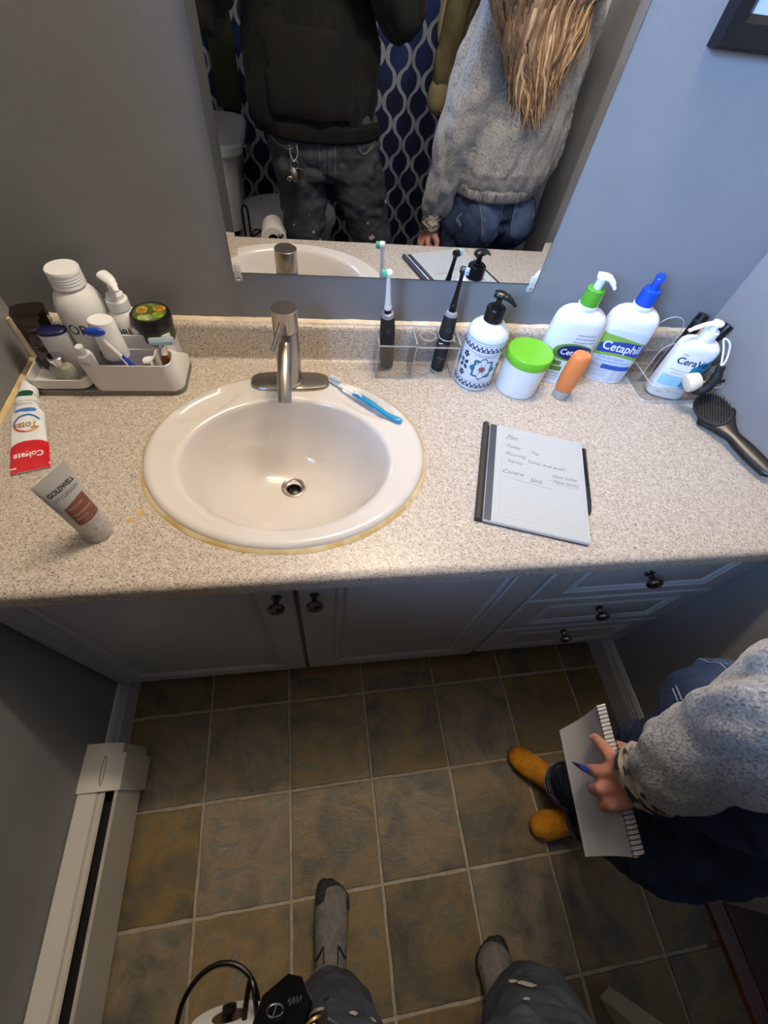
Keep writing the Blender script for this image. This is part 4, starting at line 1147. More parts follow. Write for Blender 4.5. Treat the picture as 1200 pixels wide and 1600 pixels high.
for k, s in enumerate(('dry to normal sensitive', 'peau seche a normale', 'fragrance free')): p.text(s, 0.0052, -0.020, 0.030 - 0.006 * k, width=0.042)
for k in range(4): p.text('ooo  o  ooo', 0.006, 0.026, 0.031 - 0.006 * k, width=0.026)
p.text('473 mL   16 fl oz', 0.005, 0.0, 0.007, width=0.04); p.done('small_lettering', GREY_INK, c2, True)

# --- orange bottle standing on its clear cap
ob = thing('orange_bottle', 'small orange bottle standing upside down on its clear cap', 'bottle', (1.0955, -0.137, H), radians(-10))
bm = NB(); lathe(bm, [(0.015, 0), (0.0168, 0.0015), (0.0165, 0.018), (0.0150, 0.019)], 32); put('cap', bm, M('clear_cap', (222, 216, 208), 0.15, trans=0.5), ob)
bm = NB(); lathe(bm, [(0.0150, 0.0185), (0.0180, 0.021), (0.0205, 0.035), (0.0215, 0.055), (0.0212, 0.078), (0.0200, 0.095), (0.0188, 0.104), (0.0165, 0.1075), (0.0, 0.1085)], 36, sy=0.85); put('body', bm, M('orange_plastic', (222, 128, 68), 0.35), ob)

# --- clear cosmetics tray in the right corner
tr = thing('cosmetics_tray', 'clear plastic cosmetics tray with a rounded back in the right corner', 'tray', (1.372, -0.098, H), radians(0))
bm = NB()
rings = [rrect(-0.080, 0.086, -0.055, 0.064, 0.018, 0.0), rrect(-0.084, 0.090, -0.060, 0.066, 0.020, 0.004), rrect(-0.088, 0.094, -0.064, 0.068, 0.020, 0.044), rrect(-0.086, 0.092, -0.062, 0.066, 0.018, 0.044), rrect(-0.082, 0.088, -0.058, 0.064, 0.018, 0.005)]
ring_faces(bm, rings, cap0=True, cap1=True); put('tray_shell', bm, CLEAR, tr)
bm = NB()
outl = [(-0.082, 0.004)] + [(-0.045 + 0.037 * cos(radians(a)), 0.105 + 0.037 * sin(radians(a))) for a in range(180, -1, -12)] + [(-0.008, 0.004)]
ring_faces(bm, [[V((x, y, z)) for x, z in outl] for y in (0.044, 0.047)]); put('back_panel', bm, CLEAR, tr, smooth=False)
bm = NB(); ring_faces(bm, [[V((x, y, z)) for x, z in [(px_ * 0.8 + 0.006, pz * 0.72) for px_, pz in outl]] for y in (0.010, 0.0125)]); put('inner_panel', bm, CLEAR, tr, smooth=False)

bm = NB()
for z, g in ((0.044, 0.0), (0.004, -0.004)):
    rr4 = rrect(-0.087 - g * 0, 0.093, -0.063, 0.067, 0.019, z); rr4.append(rr4[0]); tube(bm, rr4, 0.0012, 6, caps=False)
tube(bm, [(x, 0.0455, z) for x, z in outl], 0.0013, 6, caps=False); tube(bm, [(x * 0.8 + 0.006, 0.011, z * 0.72) for x, z in outl], 0.0012, 6, caps=False)
put('polished_edges', bm, EDGE, tr, smooth=True)

cv = thing('foaming_cleanser_bottle', 'white and teal pump bottle standing in the clear tray', 'bottle', (1.352, -0.128, H + 0.006), radians(-20))
A, B = 0.041, 0.023
bm = NB(); rings = []
cprof = [(0, 0.92), (0.004, 1.0), (0.112, 1.0), (0.122, 0.96), (0.129, 0.82), (0.133, 0.62), (0.135, 0.4)]
for z, k in cprof: rings.append([V((x, y, z)) for x, y in sq(A * k, B * min(1, k * 1.1), 48, 3.2)])
put('body', ring_faces(bm, rings), WB, cv, ang=50)


def cvm(eps):
    return lambda u, v: V((u, -B * (max(0, 1 - min(1, abs(u / A)) ** 3.2)) ** (1 / 3.2) - eps, v))


p = Print(cvm(0.0004)); p.strip(0.008, 0.0385, 0.030, lambda u: 0.082 + 0.9 * (u - 0.008), 12); p.done('teal_panel', M('label_teal', (26, 128, 150), 0.4), cv)
p = Print(cvm(0.0004)); p.strip(-0.036, 0.008, 0.030, 0.056, 12); p.done('pale_teal_panel', M('label_paleteal', (150, 196, 214), 0.4), cv)
p = Print(cvm(0.0009)); p.text('CeraVe', 0.021, 0.001, 0.092, bold=0.0004, width=0.062); p.done('lettering', NAVY, cv)
p = Print(cvm(0.0008)); p.text('new', 0.007, -0.022, 0.107); p.done('red_lettering', RDP, cv)
p = Print(cvm(0.0008))
for k in range(5): p.line([(-0.034, 0.052 - 0.004 * k), (-0.006, 0.052 - 0.004 * k)], 0.0006)
p.text('foaming cleanser', 0.005, -0.012, 0.070, width=0.036); p.text('nettoyant', 0.005, -0.012, 0.063, width=0.026); p.text('ooo  o  ooo', 0.006, 0.010, 0.018); p.text('236 mL', 0.005, -0.018, 0.012); p.done('small_lettering', GREY_INK, cv, True)
bm = NB(); lathe(bm, [(0.0150, 0.134), (0.0155, 0.136), (0.0150, 0.154), (0.0135, 0.156), (0.0065, 0.1565), (0.0065, 0.166)], 28); put('pump_collar', bm, WHITE_PL, cv)
bm = NB(); lathe(bm, [(0.0065, 0.165), (0.0105, 0.167), (0.0115, 0.171), (0.0105, 0.1735), (0.0, 0.174)], 24); tube(bm, bez([(0.004, -0.002, 0.170), (-0.016, -0.004, 0.168), (-0.034, -0.008, 0.158), (-0.046, -0.012, 0.150)], 5), [0.006] * 6 + [0.0055] * 6 + [0.0045] * 4, 14, flat=0.7); put('pump_head', bm, WHITE_PL, cv)

# cleansing brush hung on the bottle by a white band
cb = thing('bath_brush', 'cream bristled brush with thick black handle leaning on the teal bottle', 'brush', (1.372, -0.172, H + 0.052), 0)
bm = NB(); tube(bm, bez([(-0.010, -0.010, 0.0), (0.006, -0.016, 0.010), (0.013, -0.014, 0.035), (0.010, -0.006, 0.062)], 6), [0.007] * 3 + [0.0100] * 12 + [0.008] * 4, 14); put('handle', bm, BLACKM, cb)
bm = NB(); T = Matrix.Translation((-0.012, -0.002, 0.022)) @ Matrix.Rotation(radians(62), 4, 'Y') @ Matrix.Rotation(pi, 4, 'X')
lathe(bm, [(0.016, -0.004), (0.0185, 0.004), (0.0195, 0.012), (0.018, 0.020), (0.010, 0.0235), (0.0, 0.024)], 28, T); put('bristle_pad', bm, M('cream_bristle', (222, 212, 186), 0.9, bump=0.6, bscale=700), cb)
bm = NB(); tube(bm, bez([(0.012, -0.004, 0.060), (0.006, 0.012, 0.085), (-0.004, 0.022, 0.105), (0.012, 0.016, 0.098), (0.020, 0.004, 0.072), (0.012, -0.006, 0.058)], 6), 0.0018, 8); put('hanging_band', bm, WHITE_PL, cb)

# make-up brushes and sticks in the tray
MB_ = M('taupe_bristle', (70, 64, 62), 0.9, bump=0.5, bscale=600); WOODH = M('wood_handle', (166, 128, 84), 0.45, col2=(140, 100, 60), nscale=20, stretch=(1, 1, 0.1))


def stick(name, label, cat, a, b_, parts):
    a, b_ = V(a), V(b_); d = (b_ - a)
    t = thing(name, label, cat, a); ln = d.length
    t.rotation_euler = d.to_track_quat('Z', 'Y').to_euler()
    for nm, prof, mat in parts: put(nm, lathe(NB(), [(r, z * ln) for r, z in prof], 20), mat, t)
    return t


stick('hair_straightener', 'thick black wand standing behind the teal bottle, left of two', 'wand', (1.372, -0.066, H + 0.008), (1.392, -0.050, H + 0.150), [('barrel', [(0.011, 0), (0.0125, 0.03), (0.0125, 0.90), (0.0115, 0.99), (0, 1)], BLACK), ('tip_band', [(0.0128, 0.86), (0.0130, 0.865), (0.0130, 0.90), (0.0128, 0.905)], BLACKM)])
stick('hair_wand', 'thick black wand beside the right wall, right of two', 'wand', (1.402, -0.080, H + 0.008), (1.448, -0.072, H + 0.140), [('barrel', [(0.011, 0), (0.0120, 0.03), (0.0120, 0.90), (0.0110, 0.99), (0, 1)], BLACK), ('tip_band', [(0.0123, 0.80), (0.0125, 0.805), (0.0125, 0.84), (0.0123, 0.845)], BLACKM)])
stick('powder_brush', 'round dark powder brush nearest the right wall', 'makeup brush', (1.388, -0.118, H + 0.010), (1.446, -0.100, H + 0.092), [('handle', [(0.006, 0), (0.007, 0.3), (0.008, 0.50)], WOODH), ('ferrule', [(0.0082, 0.49), (0.0085, 0.5), (0.0125, 0.66), (0.0120, 0.67)], NICKEL), ('bristles', [(0.0120, 0.66), (0.0185, 0.80), (0.0195, 0.92), (0.015, 0.985), (0, 1.0)], MB_)])
stick('foundation_brush', 'smaller grey makeup brush between the bottle and powder brush', 'makeup brush', (1.376, -0.135, H + 0.010), (1.416, -0.118, H + 0.080), [('handle', [(0.005, 0), (0.006, 0.3), (0.007, 0.52)], WOODH), ('ferrule', [(0.0072, 0.51), (0.0075, 0.52), (0.0105, 0.66), (0.0100, 0.67)], NICKEL), ('bristles', [(0.0100, 0.66), (0.0150, 0.80), (0.0155, 0.92), (0.011, 0.985), (0, 1.0)], M('grey_bristle', (86, 84, 92), 0.9, bump=0.5, bscale=600))])
stick('wooden_brush', 'wooden handled brush lying at the front of the clear tray', 'makeup brush', (1.385, -0.150, H + 0.012), (1.452, -0.128, H + 0.040), [('handle', [(0.007, 0), (0.0095, 0.1), (0.0085, 0.5), (0.0075, 0.7)], WOODH), ('ferrule', [(0.0078, 0.69), (0.008, 0.7), (0.009, 0.82), (0.0088, 0.83)], NICKEL), ('bristles', [(0.0088, 0.82), (0.0125, 0.92), (0.009, 0.985), (0, 1.0)], M('olive_bristle', (92, 92, 66), 0.9, bump=0.5, bscale=600))])
stick('eyeliner_pencil', 'thin black pencil across the front of the clear tray', 'pencil', (1.392, -0.160, H + 0.047), (1.462, -0.148, H + 0.052), [('barrel', [(0.0025, 0), (0.0040, 0.03), (0.0040, 0.94), (0.0036, 1.0), (0, 1.0)], BLACK), ('tip', [(0.0025, 0.0), (0.0012, -0.04), (0, -0.06)], BLACKM)])

# --- hairbrush
hb = thing('hairbrush', 'black paddle hairbrush lying by the right wall', 'hairbrush', (1.405, -0.190, H + 0.026), 0)
HBP = [(0.004, 0.010, 0.0), (0.006, -0.04, 0.0), (0.010, -0.085, -0.002), (0.022, -0.135, -0.004), (0.038, -0.200, -0.006)]
bm = NB(); pts = bez(HBP, 8); rad = []
for i in range(len(pts)):
    t = i / (len(pts) - 1)
    rad.append(0.0365 * sin(min(1, max(0.10, t / 0.40 + 0.10)) * pi * 0.5) if t < 0.22 else (0.0365 if t < 0.30 else 0.0365 + (0.0135 - 0.0365) * min(1, (t - 0.30) / 0.28) ** 0.7 if t < 0.58 else 0.0135 + 0.003 * sin((t - 0.58) / 0.42 * pi)))
rad[0] = 0.012; rad[-1] = 0.008
rings = []
tilt = Matrix.Rotation(radians(28), 3, 'Y')
for i, (p_, r) in enumerate(zip(pts, rad)):
    d = (pts[min(i + 1, len(pts) - 1)] - pts[max(0, i - 1)]).normalized(); x = d.cross(V((0, 0, 1))).normalized()
    x = Matrix.Rotation(radians(34), 3, d) @ x; up = x.cross(d)
    rings.append([p_ + x * r * cos(2 * pi * k / 24) + up * (0.0085 if sin(2 * pi * k / 24) > 0 else 0.006) * sin(2 * pi * k / 24) for k in range(24)])
ring_faces(bm, rings); put('body', bm, BLACK, hb, ang=50)
# bristle cushion and pins on the upper left face
d0 = (pts[10] - pts[2]).normalized(); x0 = Matrix.Rotation(radians(34), 3, d0) @ d0.cross(V((0, 0, 1))).normalized(); u0 = x0.cross(d0); c0 = pts[6]
T = Matrix((( x0.x, d0.x, u0.x, c0.x), (x0.y, d0.y, u0.y, c0.y), (x0.z, d0.z, u0.z, c0.z), (0, 0, 0, 1)))
bm = NB(); lathe(bm, [(1.0, 0.0065), (0.97, 0.0095), (0.7, 0.0115), (0.0, 0.0125)], 28, T, sx=1, sy=1)
for v in bm.verts:
    l = T.inverted() @ v.co; v.co = T @ V((l.x * 0.030, l.y * 0.046, l.z))
put('cushion', bm, BLACKM, hb)
bm = NB()
for i in range(-5, 6):
    for j in range(-8, 9):
        a, b_ = i * 0.0052 + (0.0026 if j % 2 else 0), j * 0.0050
        if (a / 0.027) ** 2 + (b_ / 0.043) ** 2 < 1: lathe(bm, [(0.0006, 0.010), (0.0005, 0.021), (0.0011, 0.0215), (0.0011, 0.0228), (0, 0.0232)], 5, T @ Matrix.Translation((a, b_, 0)))
o = put('bristle_pins', bm, BLACK, hb); o['kind'] = 'stuff'

# --- e-paper tablet with stylus
TA, TB_, TC_, TD = V((0.896, -0.228, 0)), V((1.090, -0.287, 0)), V((1.006, -0.513, 0)), V((0.822, -0.455, 0))
tx = ((TB_ - TA) + (TC_ - TD)).normalized(); ctr = (TA + TB_ + TC_ + TD) / 4
tw = 0.197; tl = 0.240
tab = thing('paper_tablet', 'grey screen note tablet with dark folio lying on the counter', 'tablet', (ctr.x, ctr.y, H), atan2(tx.y, tx.x) - 0.015)
SLATE = M('slate_metal', (96, 98, 104), 0.35, 0.6)
bm = NB(); ring_faces(bm, [rrect(-tw / 2, tw / 2, -tl / 2, tl / 2, 0.004, z) for z in (0.0, 0.003)]); put('folio', bm, M('folio_fabric', (52, 50, 50), 0.8, bump=0.3, bscale=900), tab)
bm = NB(); tube(bm, [(-tw / 2 + 0.002, -tl / 2, 0.006), (-tw / 2 + 0.002, tl / 2, 0.006)], 0.006, 14); put('folio_spine', bm, M('spine_leather', (58, 52, 47), 0.6, bump=0.2, bscale=500), tab)
bm = NB(); ring_faces(bm, [rrect(-tw / 2 + 0.010, tw / 2, -tl / 2, tl / 2, 0.004, z) for z in (0.0032, 0.0085)] + [rrect(-tw / 2 + 0.0105, tw / 2 - 0.0005, -tl / 2 + 0.0005, tl / 2 - 0.0005, 0.004, 0.009)]); put('slate_body', bm, M('tablet_edge', (206, 207, 208), 0.3, 0.3), tab)
bm = NB(); box(bm, (-tw / 2 + 0.0175, 0, 0.0093), (0.013, tl - 0.003, 0.0010), 0.0004, 1); put('edge_band', bm, SLATE, tab)
bm = NB(); box(bm, (0.012, 0, 0.0092), (tw - 0.026, tl - 0.003, 0.0008)); sc = put('screen', bm, M('epaper', (184, 188, 186), 0.55), tab, smooth=False)
RULE = M('rule_grey', (166, 170, 170), 0.6); HANDW = M('handwriting_ink', (112, 114, 114), 0.6)
p = Print(flat(0.00975)); sx0, sx1, sy0, sy1 = -0.062, 0.092, -0.104, 0.110
p.line([(sx0, sy0), (sx1, sy0), (sx1, sy1), (sx0, sy1), (sx0, sy0)], 0.0008)
for k in range(24): p.line([(sx0, sy1 - 0.008 - 0.0085 * k), (sx1, sy1 - 0.008 - 0.0085 * k)], 0.0005)
p.done('ruled_lines', RULE, sc)
rh = random.Random(4); p = Print(flat(0.0098))
for s, sz, u, v in (('Plan', 0.013, -0.043, 0.092), ('Toilet', 0.012, -0.041, 0.066), ('Flooring', 0.012, -0.036, 0.046), ('Vanity', 0.012, -0.036, 0.028), ('Tap', 0.011, 0.002, 0.062), ('Toilet dual push?', 0.011, 0.024, 0.036), ('New toilet', 0.0105, 0.058, 0.014), ('New vanity', 0.0105, 0.060, 0.002), ('Centre', 0.014, -0.040, 0.000), ('Sink', 0.014, 0.004, -0.008)):
    p.text(s, sz, u, v, shear=0.35, rot=rh.uniform(-3, 2))
p.line([(-0.056, -0.012), (-0.02, -0.016), (0.035, -0.020)], 0.0007); p.line([(-0.058, 0.086), (-0.03, 0.087)], 0.0007)
p.line([(0.04, -0.004), (0.082, -0.004)], 0.0007)
p.done('handwriting', HANDW, sc)
st = thing('stylus', 'black stylus clipped along the right edge of the tablet', 'stylus', tab.matrix_basis @ V((tw / 2 + 0.0045, 0.112, 0.0055)), atan2(tx.y, tx.x) - 0.015)
st.location = Matrix.Rotation(atan2(tx.y, tx.x) - 0.015, 4, 'Z') @ V((tw / 2 + 0.0048, 0.108, 0.0)) + V((ctr.x, ctr.y, H + 0.0050))
bm = NB(); tube(bm, [(0, 0, 0), (0, -0.003, 0), (0, -0.14, 0), (0, -0.155, 0)], [0.003, 0.0045, 0.0045, 0.0030], 14); put('barrel', bm, BLACK, st)
bm = NB(); tube(bm, [(0, -0.155, 0), (0, -0.163, 0)], [0.0030, 0.0010], 12); put('nib', bm, BLACKM, st)

# ------------------------------------------------------------------ behind the photographer (seen in the mirror)
# shower curtain
def curtain_mat():
    mt = bpy.data.materials.new('curtain_fabric'); mt.use_nodes = True
    nt = mt.node_tree; N = nt.nodes; L = nt.links; b = N['Principled BSDF']; b.inputs['Roughness'].default_value = 0.75
    uv = N.new('ShaderNodeUVMap'); sep = N.new('ShaderNodeSeparateXYZ'); L.new(uv.outputs[0], sep.inputs[0])

    def mth(op, a, bb=None, c=None):
        n = N.new('ShaderNodeMath'); n.operation = op
        for i, x in enumerate((a, bb, c)):
            if x is None: continue
            if isinstance(x, (int, float)): n.inputs[i].default_value = x
            else: L.new(x, n.inputs[i])
        return n.outputs[0]
    U = mth('MULTIPLY', sep.outputs[0], 2 * pi / 0.128); Vv = mth('MULTIPLY', sep.outputs[1], 2 * pi / 0.160)
    cu, cv_ = mth('COSINE', U), mth('COSINE', Vv)
    c2u, c2v = mth('COSINE', mth('MULTIPLY', U, 2.0)), mth('COSINE', mth('MULTIPLY', Vv, 2.0))
    f = mth('ADD', cu, cv_)
    f = mth('ADD', f, mth('MULTIPLY', mth('SUBTRACT', mth('MULTIPLY', c2u, cv_), mth('MULTIPLY', cu, c2v)), -0.20))
    band = mth('LESS_THAN', mth('ABSOLUTE', f), 0.40)
    nz = N.new('ShaderNodeTexNoise'); nz.inputs['Scale'].default_value = 7; L.new(uv.outputs[0], nz.inputs['Vector'])
    ramp = N.new('ShaderNodeValToRGB'); e = ramp.color_ramp.elements
    e[0].position = 0.25; e[0].color = (*lin((24, 34, 72)), 1); e[1].position = 0.70; e[1].color = (*lin((52, 122, 216)), 1)
    x = e.new(0.5); x.color = (*lin((32, 74, 146)), 1)
    g = mth('MULTIPLY_ADD', sep.outputs[1], 0.50, mth('MULTIPLY_ADD', nz.outputs['Fac'], 0.35, -0.33))
    L.new(g, ramp.inputs[0])
    mx = N.new('ShaderNodeMix'); mx.data_type = 'RGBA'; mx.inputs[7].default_value = (*lin((166, 176, 196)), 1)
    L.new(band, mx.inputs[0]); L.new(ramp.outputs[0], mx.inputs[6]); L.new(mx.outputs[2], b.inputs['Base Color'])
    return mt


sc_ = thing('shower_curtain', 'navy shower curtain with a white lattice print behind the man', 'shower curtain', (0.72, -2.0, 0))
xs = [XL + 0.03 + k * 0.0075 for k in range(int((XR - XL - 0.06) / 0.0075))]
zs = [0.10 + k * 0.06 for k in range(31)]
vs, uvs = [], []
al = 0; pxy = None; alen = []
for x in xs:
    y = 0.013 * sin(x * 26) + 0.005 * sin(x * 61 + 1)
    if pxy: al += sqrt((x - pxy[0]) ** 2 + (y - pxy[1]) ** 2)
    pxy = (x, y); alen.append(al)
for z in zs:
    for x, l in zip(xs, alen):
        amp = 0.6 + 0.4 * (1.9 - z) / 1.8
        vs.append((x - 0.72, (0.013 * sin(x * 26 + 0.15 * sin(z * 3)) + 0.005 * sin(x * 61 + 1)) * amp, z)); uvs.append((l, z))
n = len(xs); fs = [(j * n + i, j * n + i + 1, (j + 1) * n + i + 1, (j + 1) * n + i) for j in range(len(zs) - 1) for i in range(n - 1)]
o = raw('fabric', vs, fs, curtain_mat(), sc_, True)
ul = o.data.uv_layers.new(name='UVMap')
for lp in o.data.loops: ul.data[lp.index].uv = uvs[lp.vertex_index]
sol = o.modifiers.new('t', 'SOLIDIFY'); sol.thickness = 0.0015
bm = NB()
for k in range(12): 
    x = -0.66 + k * 0.12
    tube(bm, [(x, 0.022 * cos(a), 1.925 + 0.022 * sin(a)) for a in [2 * pi * t / 16 for t in range(17)]], 0.002, 6, caps=False)
put('ring', bm, CHROME, sc_)
rod = put('curtain_rod', tube(NB(), [(XL + 0.002, -2.0, 1.935), (XR - 0.002, -2.0, 1.935)], 0.0125, 16), CHROME)
tag(rod, 'chrome rod carrying the navy lattice shower curtain', 'curtain rod')

# dark green towel hanging left of the man
TOW = M('dark_green_towel', (44, 54, 42), 0.95, bump=0.5, bscale=400)
bm = NB(); rings = []
for k in range(15):
    z = 0.74 + 0.8 * k / 14
    rings.append([V((x + 0.004 * sin(z * 9), y + 0.010 * sin(x * 50 + 1), z)) for x, y in [(-0.055 + 0.11 * t / 10, 0.009) for t in range(11)] + [(0.055 - 0.11 * t / 10, -0.009) for t in range(11)]])
ring_faces(bm, rings); ot = put('towel', bm, TOW, ang=60, loc=(0.205, -1.93, 0))
tag(ot, 'dark green towel hanging in front of the lattice curtain left of the man', 'towel')

# toilet
PORC = M('toilet_porcelain', (216, 220, 222), 0.12, coat=0.4)
to = thing('toilet', 'white toilet against the left wall behind the paper stand', 'toilet', (0.0, -1.66, 0))
bm = NB()
ring_faces(bm, [rrect(0.055, 0.235, -0.185, 0.185, 0.05, 0.40), rrect(0.045, 0.250, -0.20, 0.20, 0.06, 0.55), rrect(0.040, 0.262, -0.21, 0.21, 0.07, 0.695)]); put('tank', bm, PORC, to)
bm = NB()
ring_faces(bm, [rrect(0.030, 0.280, -0.225, 0.225, 0.085, 0.695), rrect(0.025, 0.288, -0.232, 0.232, 0.09, 0.705), rrect(0.025, 0.288, -0.232, 0.232, 0.09, 0.728), rrect(0.032, 0.280, -0.224, 0.224, 0.085, 0.738)]); put('tank_lid', bm, PORC, to)
bm = NB()
ring_faces(bm, [[V((cx + x, y, z)) for x, y in sq(a, b_, 40, 2.3)] for cx, a, b_, z in ((0.34, 0.21, 0.10, 0.0), (0.34, 0.20, 0.095, 0.10), (0.38, 0.21, 0.105, 0.22), (0.44, 0.235, 0.165, 0.34), (0.45, 0.24, 0.18, 0.40))]); put('bowl', bm, PORC, to)
bm = NB()
ring_faces(bm, [[V((0.455 + x, y, z)) for x, y in sq(a, b_, 40, 2.2)] for a, b_, z in ((0.235, 0.182, 0.401), (0.242, 0.188, 0.405), (0.242, 0.188, 0.418), (0.236, 0.182, 0.422))]); put('seat', bm, WHITE_PL, to)
bm = NB()
ring_faces(bm, [[V((0.455 + x, y, z)) for x, y in sq(a, b_, 40, 2.2)] for a, b_, z in ((0.232, 0.180, 0.4225), (0.238, 0.185, 0.427), (0.236, 0.183, 0.438), (0.20, 0.15, 0.444))]); put('lid', bm, WHITE_PL, to)
bm = NB(); tube(bm, [(0.262, -0.15, 0.64), (0.28, -0.15, 0.64), (0.285, -0.09, 0.635)], [0.009, 0.008, 0.006], 12); put('flush_lever', bm, CHROME, to)

# freestanding paper stand with a roll
ps = thing('paper_stand', 'black wire toilet paper stand left of the man', 'toilet paper stand', (0.30, -1.20, 0))
WIRE = M('black_wire', (16, 15, 14), 0.35, 0.4)
bm = NB(); tube(bm, [(0.085 * cos(2 * pi * k / 40), 0.085 * sin(2 * pi * k / 40), 0.006) for k in range(41)], 0.005, 8, caps=False); put('base_ring', bm, WIRE, ps)
bm = NB()
tube(bm, [(-0.011, 0.0, 0.006), (-0.011, 0.0, 0.60)] + [(-0.011 * cos(a), 0.0, 0.60 + 0.022 * sin(a)) for a in [pi * k / 10 for k in range(1, 10)]] + [(0.011, 0.0, 0.60), (0.011, 0.0, 0.006)], 0.0042, 8); put('post', bm, WIRE, ps)
bm = NB(); tube(bm, bez([(0.011, 0.0, 0.50), (0.060, -0.010, 0.53), (0.105, 0.0, 0.566), (0.116, 0.05, 0.567), (0.116, 0.162, 0.567)], 8), 0.004, 8); lathe(bm, [(0.004, 0), (0.009, 0.002), (0.009, 0.008), (0, 0.010)], 12, Matrix.Translation((0.116, 0.158, 0.567)) @ Matrix.Rotation(-pi / 2, 4, 'X')); put('arm', bm, WIRE, ps)
bm = NB(); tube(bm, bez([(0.011, 0.0, 0.42), (0.028, 0.030, 0.54), (0.096, 0.090, 0.565), (0.148, 0.060, 0.560), (0.152, 0.00, 0.46)], 8), 0.0034, 8); put('wire_loop', bm, WIRE, ps)
bm = NB(); tube(bm, bez([(0.128, 0.00, 0.47), (0.134, 0.110, 0.57), (0.144, 0.190, 0.59), (0.156, 0.140, 0.58), (0.160, 0.00, 0.47)], 8), 0.0034, 8); put('wire_loop', bm, WIRE, ps)
tr_ = thing('toilet_paper_roll', 'white toilet paper roll on the black wire stand', 'toilet paper', (0.416, -1.096, 0.567))
PAP = M('tissue', (232, 228, 222), 0.9, bump=0.3, bscale=200)
T = Matrix.Rotation(-pi / 2, 4, 'X')
bm = NB(); lathe(bm, [(0.021, -0.052), (0.046, -0.052), (0.049, -0.049), (0.049, 0.049), (0.046, 0.052), (0.021, 0.052)], 40, T, cap0=False, cap1=False)
for v in bm.verts:
    if v.co.z > 0.03: v.co += V((0, 0, 0.0025 * noise.noise(v.co * 60)))
put('paper', bm, PAP, tr_)
bm = NB(); lathe(bm, [(0.021, 0.0525), (0.021, -0.0525), (0.020, -0.0525), (0.020, 0.0525)], 28, T, cap0=False, cap1=False); put('cardboard_core', bm, M('cardboard', (90, 70, 52), 0.9), tr_)

# olive coat hanging on the open door
OLV = M('olive_canvas', (112, 104, 74), 0.85, col2=(92, 86, 62), nscale=14, bump=0.3, bscale=500)


def remesh(bm, vox, mat, name, parent, smooth=4, disp=None, loc=None):
    me = bpy.data.meshes.new('tmp'); bm.to_mesh(me); bm.free()
    o = bpy.data.objects.new('tmp', me); COL.objects.link(o)
    md = o.modifiers.new('r', 'REMESH'); md.mode = 'VOXEL'; md.voxel_size = vox; md.use_smooth_shade = True
    if smooth:
        sm = o.modifiers.new('s', 'SMOOTH'); sm.factor = 0.5; sm.iterations = smooth
    dg = bpy.context.evaluated_depsgraph_get(); dg.update()
    m2 = bpy.data.meshes.new_from_object(o.evaluated_get(dg))
    bpy.data.objects.remove(o); bpy.data.meshes.remove(me)
    if disp:
        b = NB(); b.from_mesh(m2); b.normal_update()
        new = [(v, v.co + v.normal * disp(v.co, v.normal)) for v in b.verts]
        for v, c in new: v.co = c
        b.to_mesh(m2); b.free()
    m2.name = name; m2.materials.clear(); m2.materials.append(mat)
    for p in m2.polygons: p.use_smooth = True
    ob = bpy.data.objects.new(name, m2); COL.objects.link(ob)
    if parent: ob.parent = parent
    if loc: ob.location = loc
    return ob


def ball(bm, c, r, M3=None):
    """sphere or ellipsoid (r may be 3-tuple), oriented by M3"""
    if not hasattr(r, '__len__'): r = (r, r, r)
    m4 = Matrix.Translation(c) @ (M3.to_4x4() if M3 else Matrix.Identity(4)) @ Matrix.Diagonal((r[0], r[1], r[2], 1))
    bmesh.ops.create_icosphere(bm, subdivisions=2, radius=1.0, matrix=m4)


def chain(bm, pts, step=0.35, M3=None):
    """pts: list of (point, radius or (rx,ry,rz)); overlapping balls along a path"""
    for (a, ra), (b, rb) in zip(pts, pts[1:]):
        a, b = V(a), V(b)
        ra_ = ra if hasattr(ra, '__len__') else (ra,) * 3; rb_ = rb if hasattr(rb, '__len__') else (rb,) * 3
        n = max(1, int((b - a).length / (step * min(min(ra_), min(rb_)))))
        for k in range(n + 1):
            t = k / n
            ball(bm, a.lerp(b, t), tuple(x + (y - x) * t for x, y in zip(ra_, rb_)), M3)


def folds(amp, sc, det=2):
    def f(co, nr):
        p = V((co.x * sc[0], co.y * sc[1], co.z * sc[2]))
        s = 0
        for k in range(det): s += abs(noise.noise(p * (1.9 ** k) + V((k * 7.1, 0, 0)))) / (1.7 ** k)
        return -amp * (0.9 - s * 1.6)
    return f


def bvh_of(o):
    return BVHTree.FromPolygons([v.co.copy() for v in o.data.vertices], [tuple(p.vertices) for p in o.data.polygons])


def on_surface(bv, pts, d, off=0.001):
    out = []
    d = V(d).normalized()
    for p in pts:
        h = bv.ray_cast(V(p) - d * 0.6, d)
        if h[0] is not None: out.append(h[0] - d * off)
    return out


def stitch(bv, ctrl, d, rad, name, mat, parent, n=8):
    pts = on_surface(bv, bez(ctrl, n), d, rad * 0.4)
    if len(pts) > 2: return put(name, tube(NB(), pts, rad, 6), mat, parent)


ro = radians(114)
coat = thing('coat', 'olive canvas coat hanging on the open door behind the woman', 'coat', (0, 0, 0))
dd_ = V((cos(ro), sin(ro), 0)); nn_ = V((-sin(ro), cos(ro), 0)); Od = V((XR - 0.012, -1.93, 0))


def dpt(a, b_, z): return Od + dd_ * a + nn_ * b_ + V((0, 0, z))


